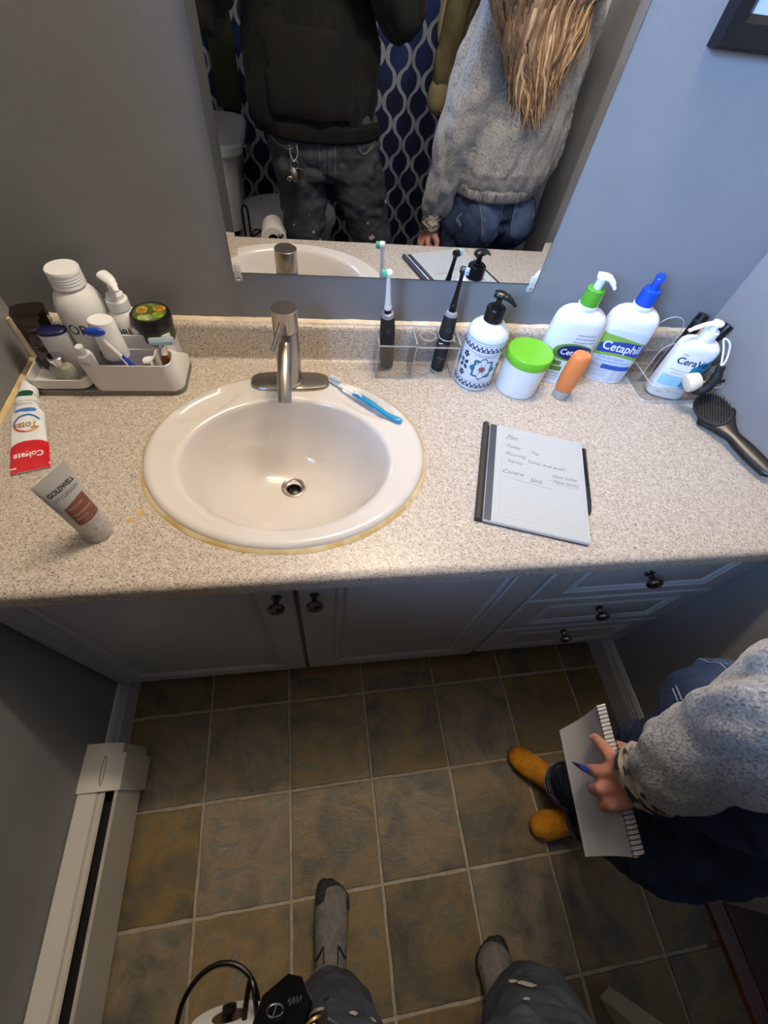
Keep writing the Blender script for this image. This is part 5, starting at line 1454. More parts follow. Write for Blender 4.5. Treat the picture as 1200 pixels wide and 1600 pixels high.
bm = NB(); Rm = Matrix((dd_, nn_, (0, 0, 1))).transposed()
chain(bm, [(dpt(0.56, 0.075, 0.90), (0.17, 0.035, 0.03)), (dpt(0.56, 0.075, 1.15), (0.16, 0.042, 0.04)), (dpt(0.56, 0.07, 1.40), (0.15, 0.042, 0.04)), (dpt(0.57, 0.07, 1.52), (0.06, 0.04, 0.04))], 0.6, Rm)
remesh(bm, 0.007, OLV, 'coat_body', coat, 5, folds(0.010, (16, 16, 4)))
bm = NB(); chain(bm, [(dpt(0.66, 0.10, 1.42), 0.055), (dpt(0.71, 0.115, 1.15), 0.05), (dpt(0.725, 0.12, 0.98), 0.043)]); sl_ = remesh(bm, 0.006, OLV, 'sleeve', coat, 4, folds(0.008, (22, 22, 9)))
bm = NB(); chain(bm, [(dpt(0.725, 0.12, 0.985), 0.047), (dpt(0.726, 0.121, 0.965), 0.047)]); remesh(bm, 0.005, M('coat_cuff', (150, 140, 108), 0.85, bump=0.3, bscale=500), 'cuff', coat, 2)
bm = NB(); chain(bm, [(dpt(0.70, 0.150, 1.24), (0.02, 0.018, 0.05)), (dpt(0.71, 0.155, 1.15), (0.022, 0.015, 0.05))], 0.5, Rm); remesh(bm, 0.005, MATS['coat_cuff'], 'sleeve_strap', coat, 2)

# ------------------------------------------------------------------ the photographer (his feet below, his body in the mirror)
DENIM_M = M('black_denim', (70, 76, 85), 0.85, col2=(54, 58, 65), nscale=18, bump=0.35, bscale=900)
HOOD = M('charcoal_fleece', (17, 16, 15), 0.95, bump=0.5, bscale=600, sheen=0.04, col2=(12, 12, 11), nscale=60)
SOCK = M('grey_sock', (128, 124, 122), 0.95, bump=0.6, bscale=700, col2=(112, 108, 106), nscale=80)
SOCKD = M('dark_sock_toe', (56, 56, 60), 0.95, bump=0.7, bscale=600, col2=(40, 40, 44), nscale=120)
THREAD = M('grey_thread', (128, 126, 120), 0.8)
man = thing('person', 'man in black hoodie, dark jeans and grey socks reflected in the mirror', 'person', (0.70, -1.15, 0))
MO = V((0.70, -1.15, 0))


def rel(o, t):
    o.data.transform(Matrix.Translation(-t.location)); return o


PEL = V((0.622, -1.145, 0.85))
LH, LK, LA, LT = V((0.535, -1.145, 0.80)), V((0.550, -1.125, 0.46)), V((0.540, -1.185, 0.085)), V((0.552, -1.035, 0.028))
RH, RK, RA, RT = V((0.730, -1.145, 0.80)), V((0.858, -1.150, 0.46)), V((0.915, -1.300, 0.085)), V((0.921, -1.185, 0.028))
LS, LE, LW = V((0.395, -1.16, 1.37)), V((0.285, -1.03, 1.165)), V((0.455, -0.955, 1.36))
RS, RE, RW = V((0.775, -1.16, 1.37)), V((0.850, -1.04, 1.20)), V((0.660, -0.955, 1.37))
HC = V((0.585, -1.13, 1.60))


def hand(bm, wrist, d, side, palmn, curl=0.5, s=1.0):
    """simple hand: palm box of balls + five fingers. d = direction of fingers, side = towards the thumb"""
    d = V(d).normalized(); palmn = V(palmn).normalized(); side = V(side).normalized()
    pc = wrist + d * 0.05 * s
    for u in (-0.028, -0.012, 0.006, 0.024):
        chain(bm, [(wrist + side * u * 0.6 * s, 0.017 * s), (wrist + d * 0.075 * s + side * u * s, 0.0125 * s)], 0.5)
    for i, (u, ln) in enumerate(((0.028, 0.072), (0.010, 0.080), (-0.009, 0.074), (-0.027, 0.058))):
        b = wrist + d * 0.078 * s + side * u * s; dd = d.copy(); p = b; pts = [(b, 0.0098 * s)]
        for k, fr in enumerate((0.45, 0.30, 0.25)):
            dd = (dd * cos(curl * (0.6 + 0.3 * k)) + palmn * sin(curl * (0.6 + 0.3 * k))).normalized()
            p = p + dd * ln * fr * s; pts.append((p, (0.0092 - 0.001 * k) * s))
        chain(bm, pts, 0.5)
    b = wrist + d * 0.02 * s + side * 0.028 * s
    chain(bm, [(b, 0.013 * s), (b + (side * 0.8 + d * 0.6 + palmn * 0.4).normalized() * 0.034 * s, 0.0105 * s), (b + (side * 0.8 + d * 0.6 + palmn * 0.4).normalized() * 0.034 * s + (d + side * 0.2 + palmn * 0.5).normalized() * 0.028 * s, 0.009 * s)], 0.5)


def head(bm, c, f, s=1.0):
    f = V(f).normalized(); r = f.cross(V((0, 0, 1))).normalized(); R3 = Matrix((r, f, (0, 0, 1))).transposed()
    ball(bm, c + V((0, 0, 0.03)) * s - f * 0.012, (0.074 * s, 0.094 * s, 0.092 * s), R3)
    ball(bm, c - V((0, 0, 0.045)) * s + f * 0.022, (0.055 * s, 0.062 * s, 0.062 * s), R3)
    ball(bm, c - V((0, 0, 0.088)) * s + f * 0.055, (0.026 * s, 0.022 * s, 0.020 * s), R3)
    chain(bm, [(c + V((0, 0, 0.020)) + f * 0.084 * s, 0.009), (c - V((0, 0, 0.018)) + f * 0.102 * s, 0.0125)], 0.5)
    for sg in (-1, 1):
        ball(bm, c - V((0, 0, 0.018)) + f * 0.094 * s + r * sg * 0.012, 0.009)
        ball(bm, c + V((0, 0, 0.004)) - f * 0.004 + r * sg * 0.077 * s, (0.009, 0.018, 0.030), R3)
        chain(bm, [(c + V((0, 0, 0.030)) + f * 0.080 * s + r * sg * 0.014, 0.010), (c + V((0, 0, 0.030)) + f * 0.070 * s + r * sg * 0.045, 0.010)], 0.5)
    chain(bm, [(c - V((0, 0, 0.052)) + f * 0.078 * s - r * 0.018, 0.008), (c - V((0, 0, 0.052)) + f * 0.080 * s + r * 0.018, 0.008)], 0.5)
    return r


bm = NB()
head(bm, HC, (0, 1, -0.15))
chain(bm, [(HC - V((0, 0.01, 0.07)), 0.056), (V((0.585, -1.15, 1.42)), 0.060)])
chain(bm, [(V((0.585, -1.15, 1.38)), (0.15, 0.085, 0.06)), (V((0.595, -1.13, 1.15)), (0.14, 0.095, 0.08)), (PEL, (0.145, 0.10, 0.08))], 0.6)
for a in ((LS, LE, LW), (RS, RE, RW)): chain(bm, [(a[0], 0.05), (a[1], 0.036), (a[2], 0.027)])
for a in ((LH, LK, LA, LT), (RH, RK, RA, RT)): chain(bm, [(a[0], 0.075), (a[1], 0.048), (a[2], 0.034), (a[2] - V((0, 0, 0.045)), 0.030), (a[3], 0.020)])
hand(bm, LW, (0.4, 0.45, 0.8), (0.5, 0.3, -0.1), (0.8, -0.2, 0.0), 0.5)
hand(bm, RW, (-0.4, 0.45, 0.8), (-0.5, 0.3, -0.1), (-0.8, -0.2, 0.0), 0.5)
rel(remesh(bm, 0.0045, SKIN, 'body', man, 3), man)
# eyes and mouth
bm = NB()
for sg in (-1, 1): ball(bm, HC + V((sg * 0.031, 0.081, 0.010)), (0.014, 0.006, 0.006))
rel(put('eyes', bm, M('eye_white', (225, 225, 222), 0.2)), man).parent = man
bm = NB(); ball(bm, HC + V((0, 0.090, -0.052)), (0.022, 0.004, 0.006)); rel(put('mouth', bm, M('lips', (160, 90, 84), 0.5)), man).parent = man
bm = NB(); ball(bm, HC + V((0, -0.018, 0.050)), (0.083, 0.100, 0.085)); hx = remesh(bm, 0.006, M('short_brown_hair', (58, 44, 34), 0.8, bump=0.6, bscale=300), 'hair', man, 1); rel(hx, man)

# jeans
bm = NB()
chain(bm, [(PEL + V((-0.005, 0, 0.085)), (0.205, 0.130, 0.05)), (PEL + V((0.0, 0, 0.0)), (0.214, 0.132, 0.06)), (PEL + V((0.005, -0.005, -0.05)), (0.212, 0.128, 0.06))], 0.4)
chain(bm, [(LH + V((0.0, 0, -0.01)), 0.108), (LH.lerp(LK, 0.5), 0.092), (LK, 0.076), (LK.lerp(LA, 0.45), 0.070), (LA + V((-0.004, 0.002, 0.055)), 0.056)], 0.3)
chain(bm, [(RH + V((0.005, 0, -0.01)), 0.112), (RH.lerp(RK, 0.5), 0.096), (RK, 0.080), (RK.lerp(RA, 0.45), 0.074), (RA + V((0, 0.01, 0.055)), 0.060)], 0.3)
jn = rel(remesh(bm, 0.0065, DENIM_M, 'jeans', man, 6, folds(0.009, (12, 12, 16))), man)
bj = bvh_of(jn)


def J(x, y, z): return V((x, y, z)) - man.location


for off in (0, 0.010):
    stitch(bj, [J(0.415 + off, 0, 0.895), J(0.455 + off * .6, 0, 0.868), J(0.500, 0, 0.862 + off * 0.9), J(0.533 - off, 0, 0.880)], (0, -1, 0), 0.0014, 'pocket_stitching', THREAD, jn)
    stitch(bj, [J(0.815 - off, 0, 0.905), J(0.785 - off, 0, 0.865), J(0.750, 0, 0.862 + off * .5), J(0.728 + off, 0, 0.900)], (0, -1, 0), 0.0014, 'pocket_stitching', THREAD, jn)
stitch(bj, [J(0.655, 0, 0.90), J(0.657, 0, 0.83), J(0.652, 0, 0.775), J(0.628, 0, 0.757)], (0, -1, 0), 0.0012, 'fly_stitching', THREAD, jn)
stitch(bj, [J(0.600, 0, 0.90), J(0.604, 0, 0.82), J(0.612, 0, 0.765)], (0, -1, 0), 0.0012, 'fly_stitching', THREAD, jn)
stitch(bj, [J(0.628, 0, 0.90), J(0.629, 0, 0.80), J(0.630, 0, 0.70)], (0, -1, 0), 0.0020, 'centre_seam', M('dark_seam', (40, 42, 46), 0.9), jn)
bm = NB()
for (x, z, r) in ((0.545, 0.55, 0.010), (0.575, 0.60, 0.006), (0.60, 0.56, 0.005), (0.79, 0.64, 0.005), (0.86, 0.70, 0.005), (0.50, 0.62, 0.004), (0.56, 0.66, 0.0035), (0.80, 0.56, 0.007)):
    h = bj.ray_cast(J(x, -0.5, z), V((0, -1, 0)))
    if h[0] is not None:
        nrm = h[1]; T = Matrix.Translation(h[0] + nrm * 0.0012) @ nrm.to_track_quat('Z', 'Y').to_matrix().to_4x4()
        pts = [T @ V((r * (0.6 + 0.5 * random.random()) * cos(2 * pi * k / 10), r * 1.3 * (0.6 + 0.5 * random.random()) * sin(2 * pi * k / 10), 0)) for k in range(10)]
        bm.faces.new([bm.verts.new(p) for p in pts])
sp = put('paint_spots', bm, M('dried_paint', (196, 190, 176), 0.7), jn); sp['kind'] = 'stuff'
bm = NB()
h = bj.ray_cast(V((CAM_C.x, CAM_C.y, CAM_C.z)) - man.location, (V((0.838, -1.090, 0.50)) - CAM_C).normalized())
if h[0] is not None:
    nrm = h[1]; T = Matrix.Translation(h[0] + nrm * 0.0015) @ nrm.to_track_quat('Z', 'Y').to_matrix().to_4x4()
    bm.faces.new([bm.verts.new(T @ V((0.013 * cos(2 * pi * k / 14) * (1 + 0.15 * sin(k * 2.1)), 0.009 * sin(2 * pi * k / 14) * (1 + 0.2 * cos(k * 1.7)), 0))) for k in range(14)])
put('knee_hole', bm, M('worn_patch', (186, 172, 160), 0.8), jn, smooth=False)
# rolled hems
for A_, K_ in ((LA + V((-0.004, 0.002, 0.030)), LK), (RA + V((0, 0.01, 0.030)), RK)):
    up = (K_ - A_).normalized(); x, y = frame(up); bm = NB(); rings = []
    for r, z in ((0.054, 0.0), (0.059, -0.004), (0.061, 0.010), (0.061, 0.026), (0.056, 0.030), (0.050, 0.012)):
        rings.append([A_ + up * z + (x * cos(2 * pi * k / 32) + y * sin(2 * pi * k / 32)) * r - man.location for k in range(32)])
    ring_faces(bm, rings, cap0=False, cap1=False); put('hem', bm, DENIM_M, jn)
    bm = NB(); tube(bm, [A_ + up * 0.024 + (x * cos(2 * pi * k / 48) + y * sin(2 * pi * k / 48)) * 0.0612 - man.location for k in range(49)], 0.0009, 5, caps=False); put('hem_stitching', bm, THREAD, jn)
# belt
# socks
for A_, T_, nm in ((LA, LT, 'left'), (RA, RT, 'right')):
    fd = (T_ - A_); fd.z = 0; fd.normalize(); sd_ = V((fd.y, -fd.x, 0)); R3 = Matrix((sd_, fd, (0, 0, 1))).transposed()
    bm = NB()
    heel = A_ - fd * 0.035; heel.z = 0.036
    chain(bm, [(A_ + V((0, 0, 0.10)), 0.046), (A_, 0.045)], 0.4)
    chain(bm, [(heel, (0.034, 0.036, 0.035)), (A_ + fd * 0.05 + V((0, 0, -0.036)), (0.037, 0.04, 0.046)), (A_ + fd * 0.11 + V((0, 0, -0.051)), (0.043, 0.04, 0.033))], 0.4, R3)
    chain(bm, [(A_ + fd * 0.11 + V((0, 0, -0.051)), (0.043, 0.04, 0.033)), (T_, (0.040, 0.03, 0.027))], 0.4, R3)
    so = rel(remesh(bm, 0.005, SOCK, 'sock', man, 4), man)
    bm = NB()
    for u, l, r in ((-0.020, 0.018, 0.0185), (-0.005, 0.020, 0.0165), (0.008, 0.014, 0.0155), (0.019, 0.008, 0.014), (0.029, -0.002, 0.013)):
        s2 = -1 if nm == 'left' else 1
        s2 = -s2
        chain(bm, [(T_ + sd_ * (u * s2) + fd * (l - 0.012), (r * 1.15, r, r * 1.25)), (T_ + sd_ * (u * s2) + fd * (l + 0.004) + V((0, 0, -0.006)), (r, r, r))], 0.4, R3)
    chain(bm, [(T_ - fd * 0.006, (0.0415, 0.02, 0.0285)), (T_ + fd * 0.004 + V((0, 0, -0.002)), (0.037, 0.02, 0.025))], 0.4, R3)
    tc_ = rel(remesh(bm, 0.0035, SOCKD, 'sock_toe', man, 3), man); tc_.parent = so
    bs_ = bvh_of(so)
    for s3 in (-1, 1):
        base = A_ + fd * 0.052
        pts = [base + sd_ * (s3 * 0.036) + fd * 0.0, base + sd_ * (s3 * 0.016) + fd * 0.030, base + sd_ * (s3 * 0.014) - fd * 0.012]
        pp = []
        for a, b_ in zip(pts, pts[1:]):
            pp += [a.lerp(b_, k / 6) for k in range(6)]
        pp.append(pts[-1])
        q = on_surface(bs_, [p - man.location for p in pp], (0, 0, -1), 0.0006)
        if len(q) > 3: put('sock_chevron', tube(NB(), q, 0.0026, 6, flat=0.5), INK, so)

# hoodie
bm = NB()
chain(bm, [(V((0.590, -1.145, 0.925)), (0.215, 0.145, 0.035)), (V((0.585, -1.145, 0.99)), (0.228, 0.158, 0.05)), (V((0.580, -1.15, 1.12)), (0.222, 0.150, 0.06)), (V((0.580, -1.16, 1.27)), (0.205, 0.130, 0.06)), (V((0.585, -1.15, 1.38)), (0.15, 0.10, 0.05))], 0.35)
for a in ((LS, LE, LW), (RS, RE, RW)):
    chain(bm, [(a[0] + V((0.03 if a[0].x < .5 else -0.03, 0, 0)), 0.088), (a[0].lerp(a[1], 0.5), 0.080), (a[1], 0.070), (a[1].lerp(a[2], 0.6), 0.056), (a[2] - (a[2] - a[1]).normalized() * 0.02, 0.040)], 0.3)
chain(bm, [(V((0.585 - 0.10, -1.13, 1.43)), 0.045), (V((0.585, -1.07, 1.42)), 0.035), (V((0.585 + 0.10, -1.13, 1.43)), 0.045), (V((0.585, -1.24, 1.44)), 0.065), (V((0.585 - 0.10, -1.13, 1.43)), 0.045)], 0.4)
hd_ = rel(remesh(bm, 0.007, HOOD, 'hoodie', man, 5, folds(0.013, (9, 9, 5), 3)), man)
bh_ = bvh_of(hd_)
bm = NB()      # kangaroo pocket
pk = [(-0.135, 0.955), (0.105, 0.955), (0.125, 1.045), (0.062, 1.150), (-0.085, 1.150), (-0.140, 1.045)]
pk = [(0.590 + a, z) for a, z in pk]
n_ = 14; grid = []
for j in range(n_ + 1):
    t = j / n_; z = 0.955 + 0.195 * t
    hw_ = 0.125 + 0.008 * min(1, t / .46) if t < 0.46 else 0.133 - 0.062 * (t - 0.46) / 0.54
    row = []
    for i in range(n_ + 1):
        x = 0.580 - hw_ + 2 * hw_ * i / n_
        h = bh_.ray_cast(J(x, -0.5, z), V((0, -1, 0)))
        row.append(h[0] + V((0, 0.003, 0)) if h[0] is not None else J(x, -0.98, z))
    grid.append(row)
vsx = [p for r in grid for p in r]
ok = raw('kangaroo_pocket', vsx, [(j * (n_ + 1) + i, j * (n_ + 1) + i + 1, (j + 1) * (n_ + 1) + i + 1, (j + 1) * (n_ + 1) + i) for j in range(n_) for i in range(n_)], HOOD, hd_, True)
sol = ok.modifiers.new('t', 'SOLIDIFY'); sol.thickness = 0.006; sol.offset = -1
bm = NB(); chain(bm, [(V((0.602, -1.145, 0.893)), (0.226, 0.146, 0.018)), (V((0.598, -1.145, 0.930)), (0.228, 0.148, 0.018))], 0.3); rb_ = rel(remesh(bm, 0.006, M('charcoal_rib', (14, 13, 13), 0.95, bump=0.8, bscale=260, stretch=(1, 1, 0.05)), 'hem_rib', man, 3), man); rb_.parent = hd_

# keys on a belt clip
ky = thing('key_bunch', 'bunch of keys with a black fob hanging from the man\'s belt', 'keys', (0.515, -0.998, 0.80))
bm = NB(); tube(bm, bez([(-0.010, -0.006, 0.085), (-0.012, -0.004, 0.060), (0.0, 0.002, 0.042), (0.012, -0.004, 0.060), (0.010, -0.006, 0.085)], 8), 0.0022, 8); put('belt_clip', bm, CHROME, ky)
bm = NB(); tube(bm, [(0.013 * cos(2 * pi * k / 24), 0.004, 0.034 + 0.013 * sin(2 * pi * k / 24)) for k in range(25)], 0.0013, 6, caps=False); put('key_ring', bm, CHROME, ky)
fob = NB()
Tf = Matrix.Translation((-0.012, 0.006, -0.012)) @ Matrix.Rotation(radians(-62), 4, 'X') @ Matrix.Rotation(radians(-14), 4, 'Z')
outl = [(-0.020, -0.034), (0.020, -0.034), (0.026, -0.022), (0.026, 0.012), (0.010, 0.034), (-0.006, 0.036), (-0.026, 0.012), (-0.026, -0.022)]
ring_faces(fob, [[Tf @ V((x * s, y * s, z)) for x, y in outl] for s, z in ((0.92, -0.008), (1, -0.005), (1, 0.005), (0.92, 0.009), (0.75, 0.0105))])
fo = put('key_fob', fob, M('fob_black', (10, 10, 11), 0.14, coat=0.5), ky, ang=25)
bm = NB(); tube(bm, [Tf @ V((-0.006 + 0.008 * cos(2 * pi * k / 24), -0.004 + 0.006 * sin(2 * pi * k / 24), 0.0112)) for k in range(25)], 0.0009, 6, caps=False); tube(bm, [Tf @ V((x, y, 0.0112)) for x, y in ((-0.006, -0.0095), (-0.006, 0.0015))], 0.0008, 6); put('emblem', bm, CHROME, fo)
bm = NB(); tube(bm, [Tf @ V((0.004 + 0.012 * k / 16, 0.004 + 0.004 * sin(k * 1.4) + 0.004 * k / 16, 0.0112)) for k in range(17)], 0.0006, 5); put('emblem_script', bm, M('worn_script', (96, 98, 100), 0.3, 0.6), fo)
for k, (an_, ln, c) in enumerate(((0.10, 0.050, CHROME), (0.35, 0.046, M('brass', (176, 146, 88), 0.3, 0.9)), (0.6, 0.048, NICKEL))):
    T = Matrix.Translation((0.014 + 0.004 * k, 0.006 + 0.004 * k, 0.020)) @ Matrix.Rotation(-an_, 4, 'Y') @ Matrix.Rotation(radians(72 - 6 * k), 4, 'X') @ Matrix.Rotation(radians(25), 4, 'Y') @ Matrix.Diagonal((0.8, 0.8, 1, 1))
    bm = NB()
    ring_faces(bm, [[T @ V((0.011 * cos(2 * pi * i / 20), 0.010 * sin(2 * pi * i / 20), z)) for i in range(20)] for z in (-0.001, 0.001)])
    teeth = [(-0.004, -0.008), (0.004, -0.008)] + [(0.004 - (0.002 if i % 2 else 0.0), -0.014 - i * 0.004) for i in range(8)] + [(0.0, -ln), (-0.004, -ln + 0.003)]
    ring_faces(bm, [[T @ V((x, y, z)) for x, y in teeth] for z in (-0.001, 0.001)])
    put('key', bm, c, ky, ang=25)

# ------------------------------------------------------------------ the woman with the notebook
KNIT = M('grey_marl_knit', (166, 164, 161), 0.95, col2=(98, 97, 98), nscale=330, nlo=0.44, nhi=0.72, ndetail=3, bump=0.9, bscale=330, sheen=0.3, stretch=(1, 1, 0.7))
DENIM_W = M('blue_denim', (46, 61, 90), 0.85, col2=(34, 46, 72), nscale=22, bump=0.4, bscale=900)
DTHREAD = M('denim_thread', (126, 136, 156), 0.8)
MUST = M('mustard_sock', (206, 140, 30), 0.95, bump=0.6, bscale=800, col2=(190, 124, 22), nscale=60)
wo = thing('person', 'woman with long blonde hair in a grey knit sweater holding a notebook', 'person', (1.20, -0.90, 0))


def Wd(x, y, z): return V((x, y, z))


fa = radians(240); F = V((cos(fa), sin(fa), 0)); Rr = V((F.y, -F.x, 0)); B3 = -F
TR3 = Matrix((Rr, F, (0, 0, 1))).transposed()
pa = radians(254); PF = V((cos(pa), sin(pa), 0)); PR = V((PF.y, -PF.x, 0)); PR3 = Matrix((PR, PF, (0, 0, 1))).transposed()
PC = V((1.195, -0.868, 0.80))
wRH, wLH = PC + PR * 0.085 + V((0, 0, -0.03)), PC - PR * 0.085 + V((0, 0, -0.03))
wRK, wRA, wRT = V((1.160, -0.845, 0.44)), V((1.188, -0.872, 0.080)), V((1.112, -0.802, 0.028))
wLK, wLA, wLT = V((1.165, -0.985, 0.44)), V((1.218, -0.950, 0.080)), V((1.130, -0.955, 0.028))
TC = V((1.215, -0.905, 1.10))
wRS, wLS = TC + Rr * 0.165 + V((0, 0, 0.175)), TC - Rr * 0.165 + V((0, 0, 0.175))
wRE, wRW = V((1.010, -0.795, 1.00)), V((0.992, -0.846, 0.745))
wLE, wLW = TC - Rr * 0.20 + V((0, 0, -0.09)) + F * 0.03, TC - Rr * 0.06 + F * 0.22 + V((0, 0, -0.09))
WH = V((1.105, -0.885, 1.50))

bm = NB()
head(bm, WH, F, 0.95)
chain(bm, [(WH - V((0, 0, 0.06)), 0.045), (TC + V((0, 0, 0.22)), 0.048)])
chain(bm, [(TC + V((0, 0, 0.18)), (0.13, 0.07, 0.05)), (TC, (0.12, 0.085, 0.07)), (PC + V((0, 0, 0.12)), (0.115, 0.075, 0.07)), (PC, (0.14, 0.09, 0.07))], 0.6, TR3)
chain(bm, [(wRS, 0.042), (wRE, 0.032), (wRW, 0.024)]); chain(bm, [(wLS, 0.042), (wLE, 0.032), (wLW, 0.024)])
for a in ((wRH, wRK, wRA, wRT), (wLH, wLK, wLA, wLT)): chain(bm, [(a[0], 0.068), (a[1], 0.042), (a[2], 0.030), (a[2] - V((0, 0, 0.045)), 0.027), (a[3], 0.018)])
hand(bm, wLW, F + V((0, 0, -0.2)), Rr, (0, 0, -1), 0.5, 0.9)
# right hand gripping the spine of the notebook: palm above, fingers down the -x side, thumb behind
chain(bm, [(wRW, (0.019, 0.024, 0.02)), (V((0.985, -0.845, 0.712)), (0.015, 0.032, 0.018)), (V((0.982, -0.846, 0.694)), (0.012, 0.036, 0.013))], 0.4)
FG = [((0.982, -0.818, 0.692), (0.984, -0.805, 0.678), (0.987, -0.795, 0.664), (0.990, -0.789, 0.652)),
      ((0.978, -0.836, 0.692), (0.966, -0.834, 0.670), (0.967, -0.832, 0.646), (0.975, -0.831, 0.630)),
      ((0.978, -0.856, 0.690), (0.964, -0.857, 0.666), (0.965, -0.858, 0.640), (0.973, -0.858, 0.624)),
      ((0.981, -0.874, 0.692), (0.968, -0.878, 0.672), (0.968, -0.880, 0.650), (0.973, -0.880, 0.637))]
for fg in FG: chain(bm, [(fg[0], 0.0108), (fg[1], 0.0098), (fg[2], 0.0088), (fg[3], 0.0078)], 0.4)
chain(bm, [((1.000, -0.830, 0.715), 0.0125), ((1.017, -0.815, 0.692), 0.0108), ((1.016, -0.805, 0.664), 0.0092)], 0.4)
wb = rel(remesh(bm, 0.0036, SKIN, 'body', wo, 2), wo)
NAIL = M('nail', (226, 178, 164), 0.25)
for fg in FG[:3]:
    bm = NB(); ball(bm, V(fg[3]) + V((-0.0058, 0, -0.001)) - wo.location, (0.0022, 0.0044, 0.0052)); put('nail', bm, NAIL, wb)
bm = NB(); er = F.cross(V((0, 0, 1))).normalized()
for sg in (-1, 1): ball(bm, WH + F * 0.074 + er * sg * 0.029 + V((0, 0, 0.010)), (0.009, 0.009, 0.006))
rel(put('eyes', bm, MATS['eye_white']), wo).parent = wo
bm = NB(); ball(bm, WH + F * 0.079 + V((0, 0, -0.052)), (0.012, 0.012, 0.006)); rel(put('mouth', bm, MATS['lips']), wo).parent = wo

# jeans
bm = NB()
chain(bm, [(PC + V((0, 0, 0.10)), (0.150, 0.105, 0.05)), (PC, (0.172, 0.125, 0.06)), (PC - V((0, 0, 0.04)), (0.174, 0.122, 0.06))], 0.4, PR3)
ball(bm, PC + PR * 0.075 - PF * 0.055 + V((0, 0, -0.035)), 0.092); ball(bm, PC - PR * 0.075 - PF * 0.055 + V((0, 0, -0.035)), 0.092)
for a in ((wRH, wRK, wRA), (wLH, wLK, wLA)): chain(bm, [(a[0] + V((0, 0, -0.02)), 0.098), (a[0].lerp(a[1], 0.5), 0.086), (a[1], 0.068), (a[1].lerp(a[2], 0.5), 0.060), (a[2] + V((0, 0, 0.035)), 0.050)], 0.3)
wj = rel(remesh(bm, 0.006, DENIM_W, 'jeans', wo, 5, folds(0.007, (14, 14, 18))), wo)
bw = bvh_of(wj)


def bp_pt(u, z): return PC + PR * u - PF * 0.5 + V((0, 0, z)) - wo.location


for sg in (1, -1):
    for off in (0.0, 0.009):
        c_ = [(0.022 + off, 0.060), (0.024 + off, 0.0), (0.028 + off, -0.045), (0.062, -0.070 + off), (0.098 - off, -0.045), (0.104 - off, 0.0), (0.106 - off, 0.060)]
        pts = []
        for (u0, z0), (u1, z1) in zip(c_, c_[1:]):
            pts += [bp_pt(sg * (u0 + (u1 - u0) * k / 6), z0 + (z1 - z0) * k / 6) for k in range(6)]
        q = []
        for p in pts:
            h = bw.ray_cast(p, PF)
            if h[0] is not None: q.append(h[0] - PF * 0.001)
        if len(q) > 4: put('back_pocket_stitching', tube(NB(), q, 0.0013, 6), DTHREAD, wj)
PKT = M('pocket_denim', (76, 96, 130), 0.85, col2=(56, 74, 106), nscale=30, bump=0.4, bscale=900)
for sg in (1, -1):
    vs, fs, okk = [], [], True
    for j_ in range(9):
        z = 0.062 - 0.127 * j_ / 8
        lo = 0.024 + 0.004 * j_ / 8; hi = 0.104 - 0.006 * j_ / 8
        if j_ == 8: lo, hi = 0.052, 0.074
        for i_ in range(9):
            h = bw.ray_cast(bp_pt(sg * (lo + (hi - lo) * i_ / 8), z), PF)
            if h[0] is None: okk = False; vs.append((0, 0, 0))
            else: vs.append(h[0] - PF * 0.0015)
    for j_ in range(8):
        for i_ in range(8):
            a = j_ * 9 + i_; fs.append((a, a + 1, a + 10, a + 9))
    if okk:
        ob = raw('back_pocket', vs, fs, PKT, wj, True); so_ = ob.modifiers.new('t', 'SOLIDIFY'); so_.thickness = 0.003; so_.offset = 0
q = []
for k in range(20):
    h = bw.ray_cast(bp_pt(0.0, 0.09 - 0.012 * k), PF)
    if h[0] is not None: q.append(h[0] - PF * 0.0005)
if len(q) > 4: put('seat_seam', tube(NB(), q, 0.0016, 6), M('denim_seam', (28, 40, 72), 0.9), wj)
# pocket corner on the right hip
for off in (0.0, 0.007):
    q = []
    c_ = [V((1.045 + off, -0.742 + off * 0.3, 0.80)), V((1.060 + off, -0.764 + off * 0.3, 0.78)), V((1.073 + off * .6, -0.772 + off, 0.77)), V((1.105, -0.764 + off, 0.77))]
    for a, b_ in zip(c_, c_[1:]):
        for k in range(6):
            tgt = a.lerp(b_, k / 6); o_ = V((0.56, -0.70, 1.40)); h = bw.ray_cast(o_ - wo.location, (tgt - o_).normalized())
            if h[0] is not None: q.append(h[0] + h[1] * 0.0008)
    if len(q) > 4: put('pocket_stitching', tube(NB(), q, 0.0011, 6), DTHREAD, wj)
for A_, K_ in ((wRA + V((0, 0, 0.012)), wRK), (wLA + V((0, 0, 0.012)), wLK)):
    up = (K_ - A_).normalized(); x, y = frame(up); bm = NB(); rings = []
    for r, z in ((0.048, 0.004), (0.053, -0.004), (0.055, 0.008), (0.0555, 0.024), (0.051, 0.028), (0.046, 0.012)):
        rings.append([A_ + up * z + (x * cos(2 * pi * k / 32) + y * sin(2 * pi * k / 32)) * (r + 0.001 * sin(k * 2.3)) - wo.location for k in range(32)])
    ring_faces(bm, rings, cap0=False, cap1=False); put('hem', bm, DENIM_W, wj)
    for zz in (0.000, 0.019):
        bm = NB(); tube(bm, [A_ + up * zz + (x * cos(2 * pi * k / 64) + y * sin(2 * pi * k / 64)) * (0.0553 + 0.0008 * (k % 2)) - wo.location for k in range(65)], 0.0009, 5, caps=False); put('hem_stitching', bm, DTHREAD, wj)
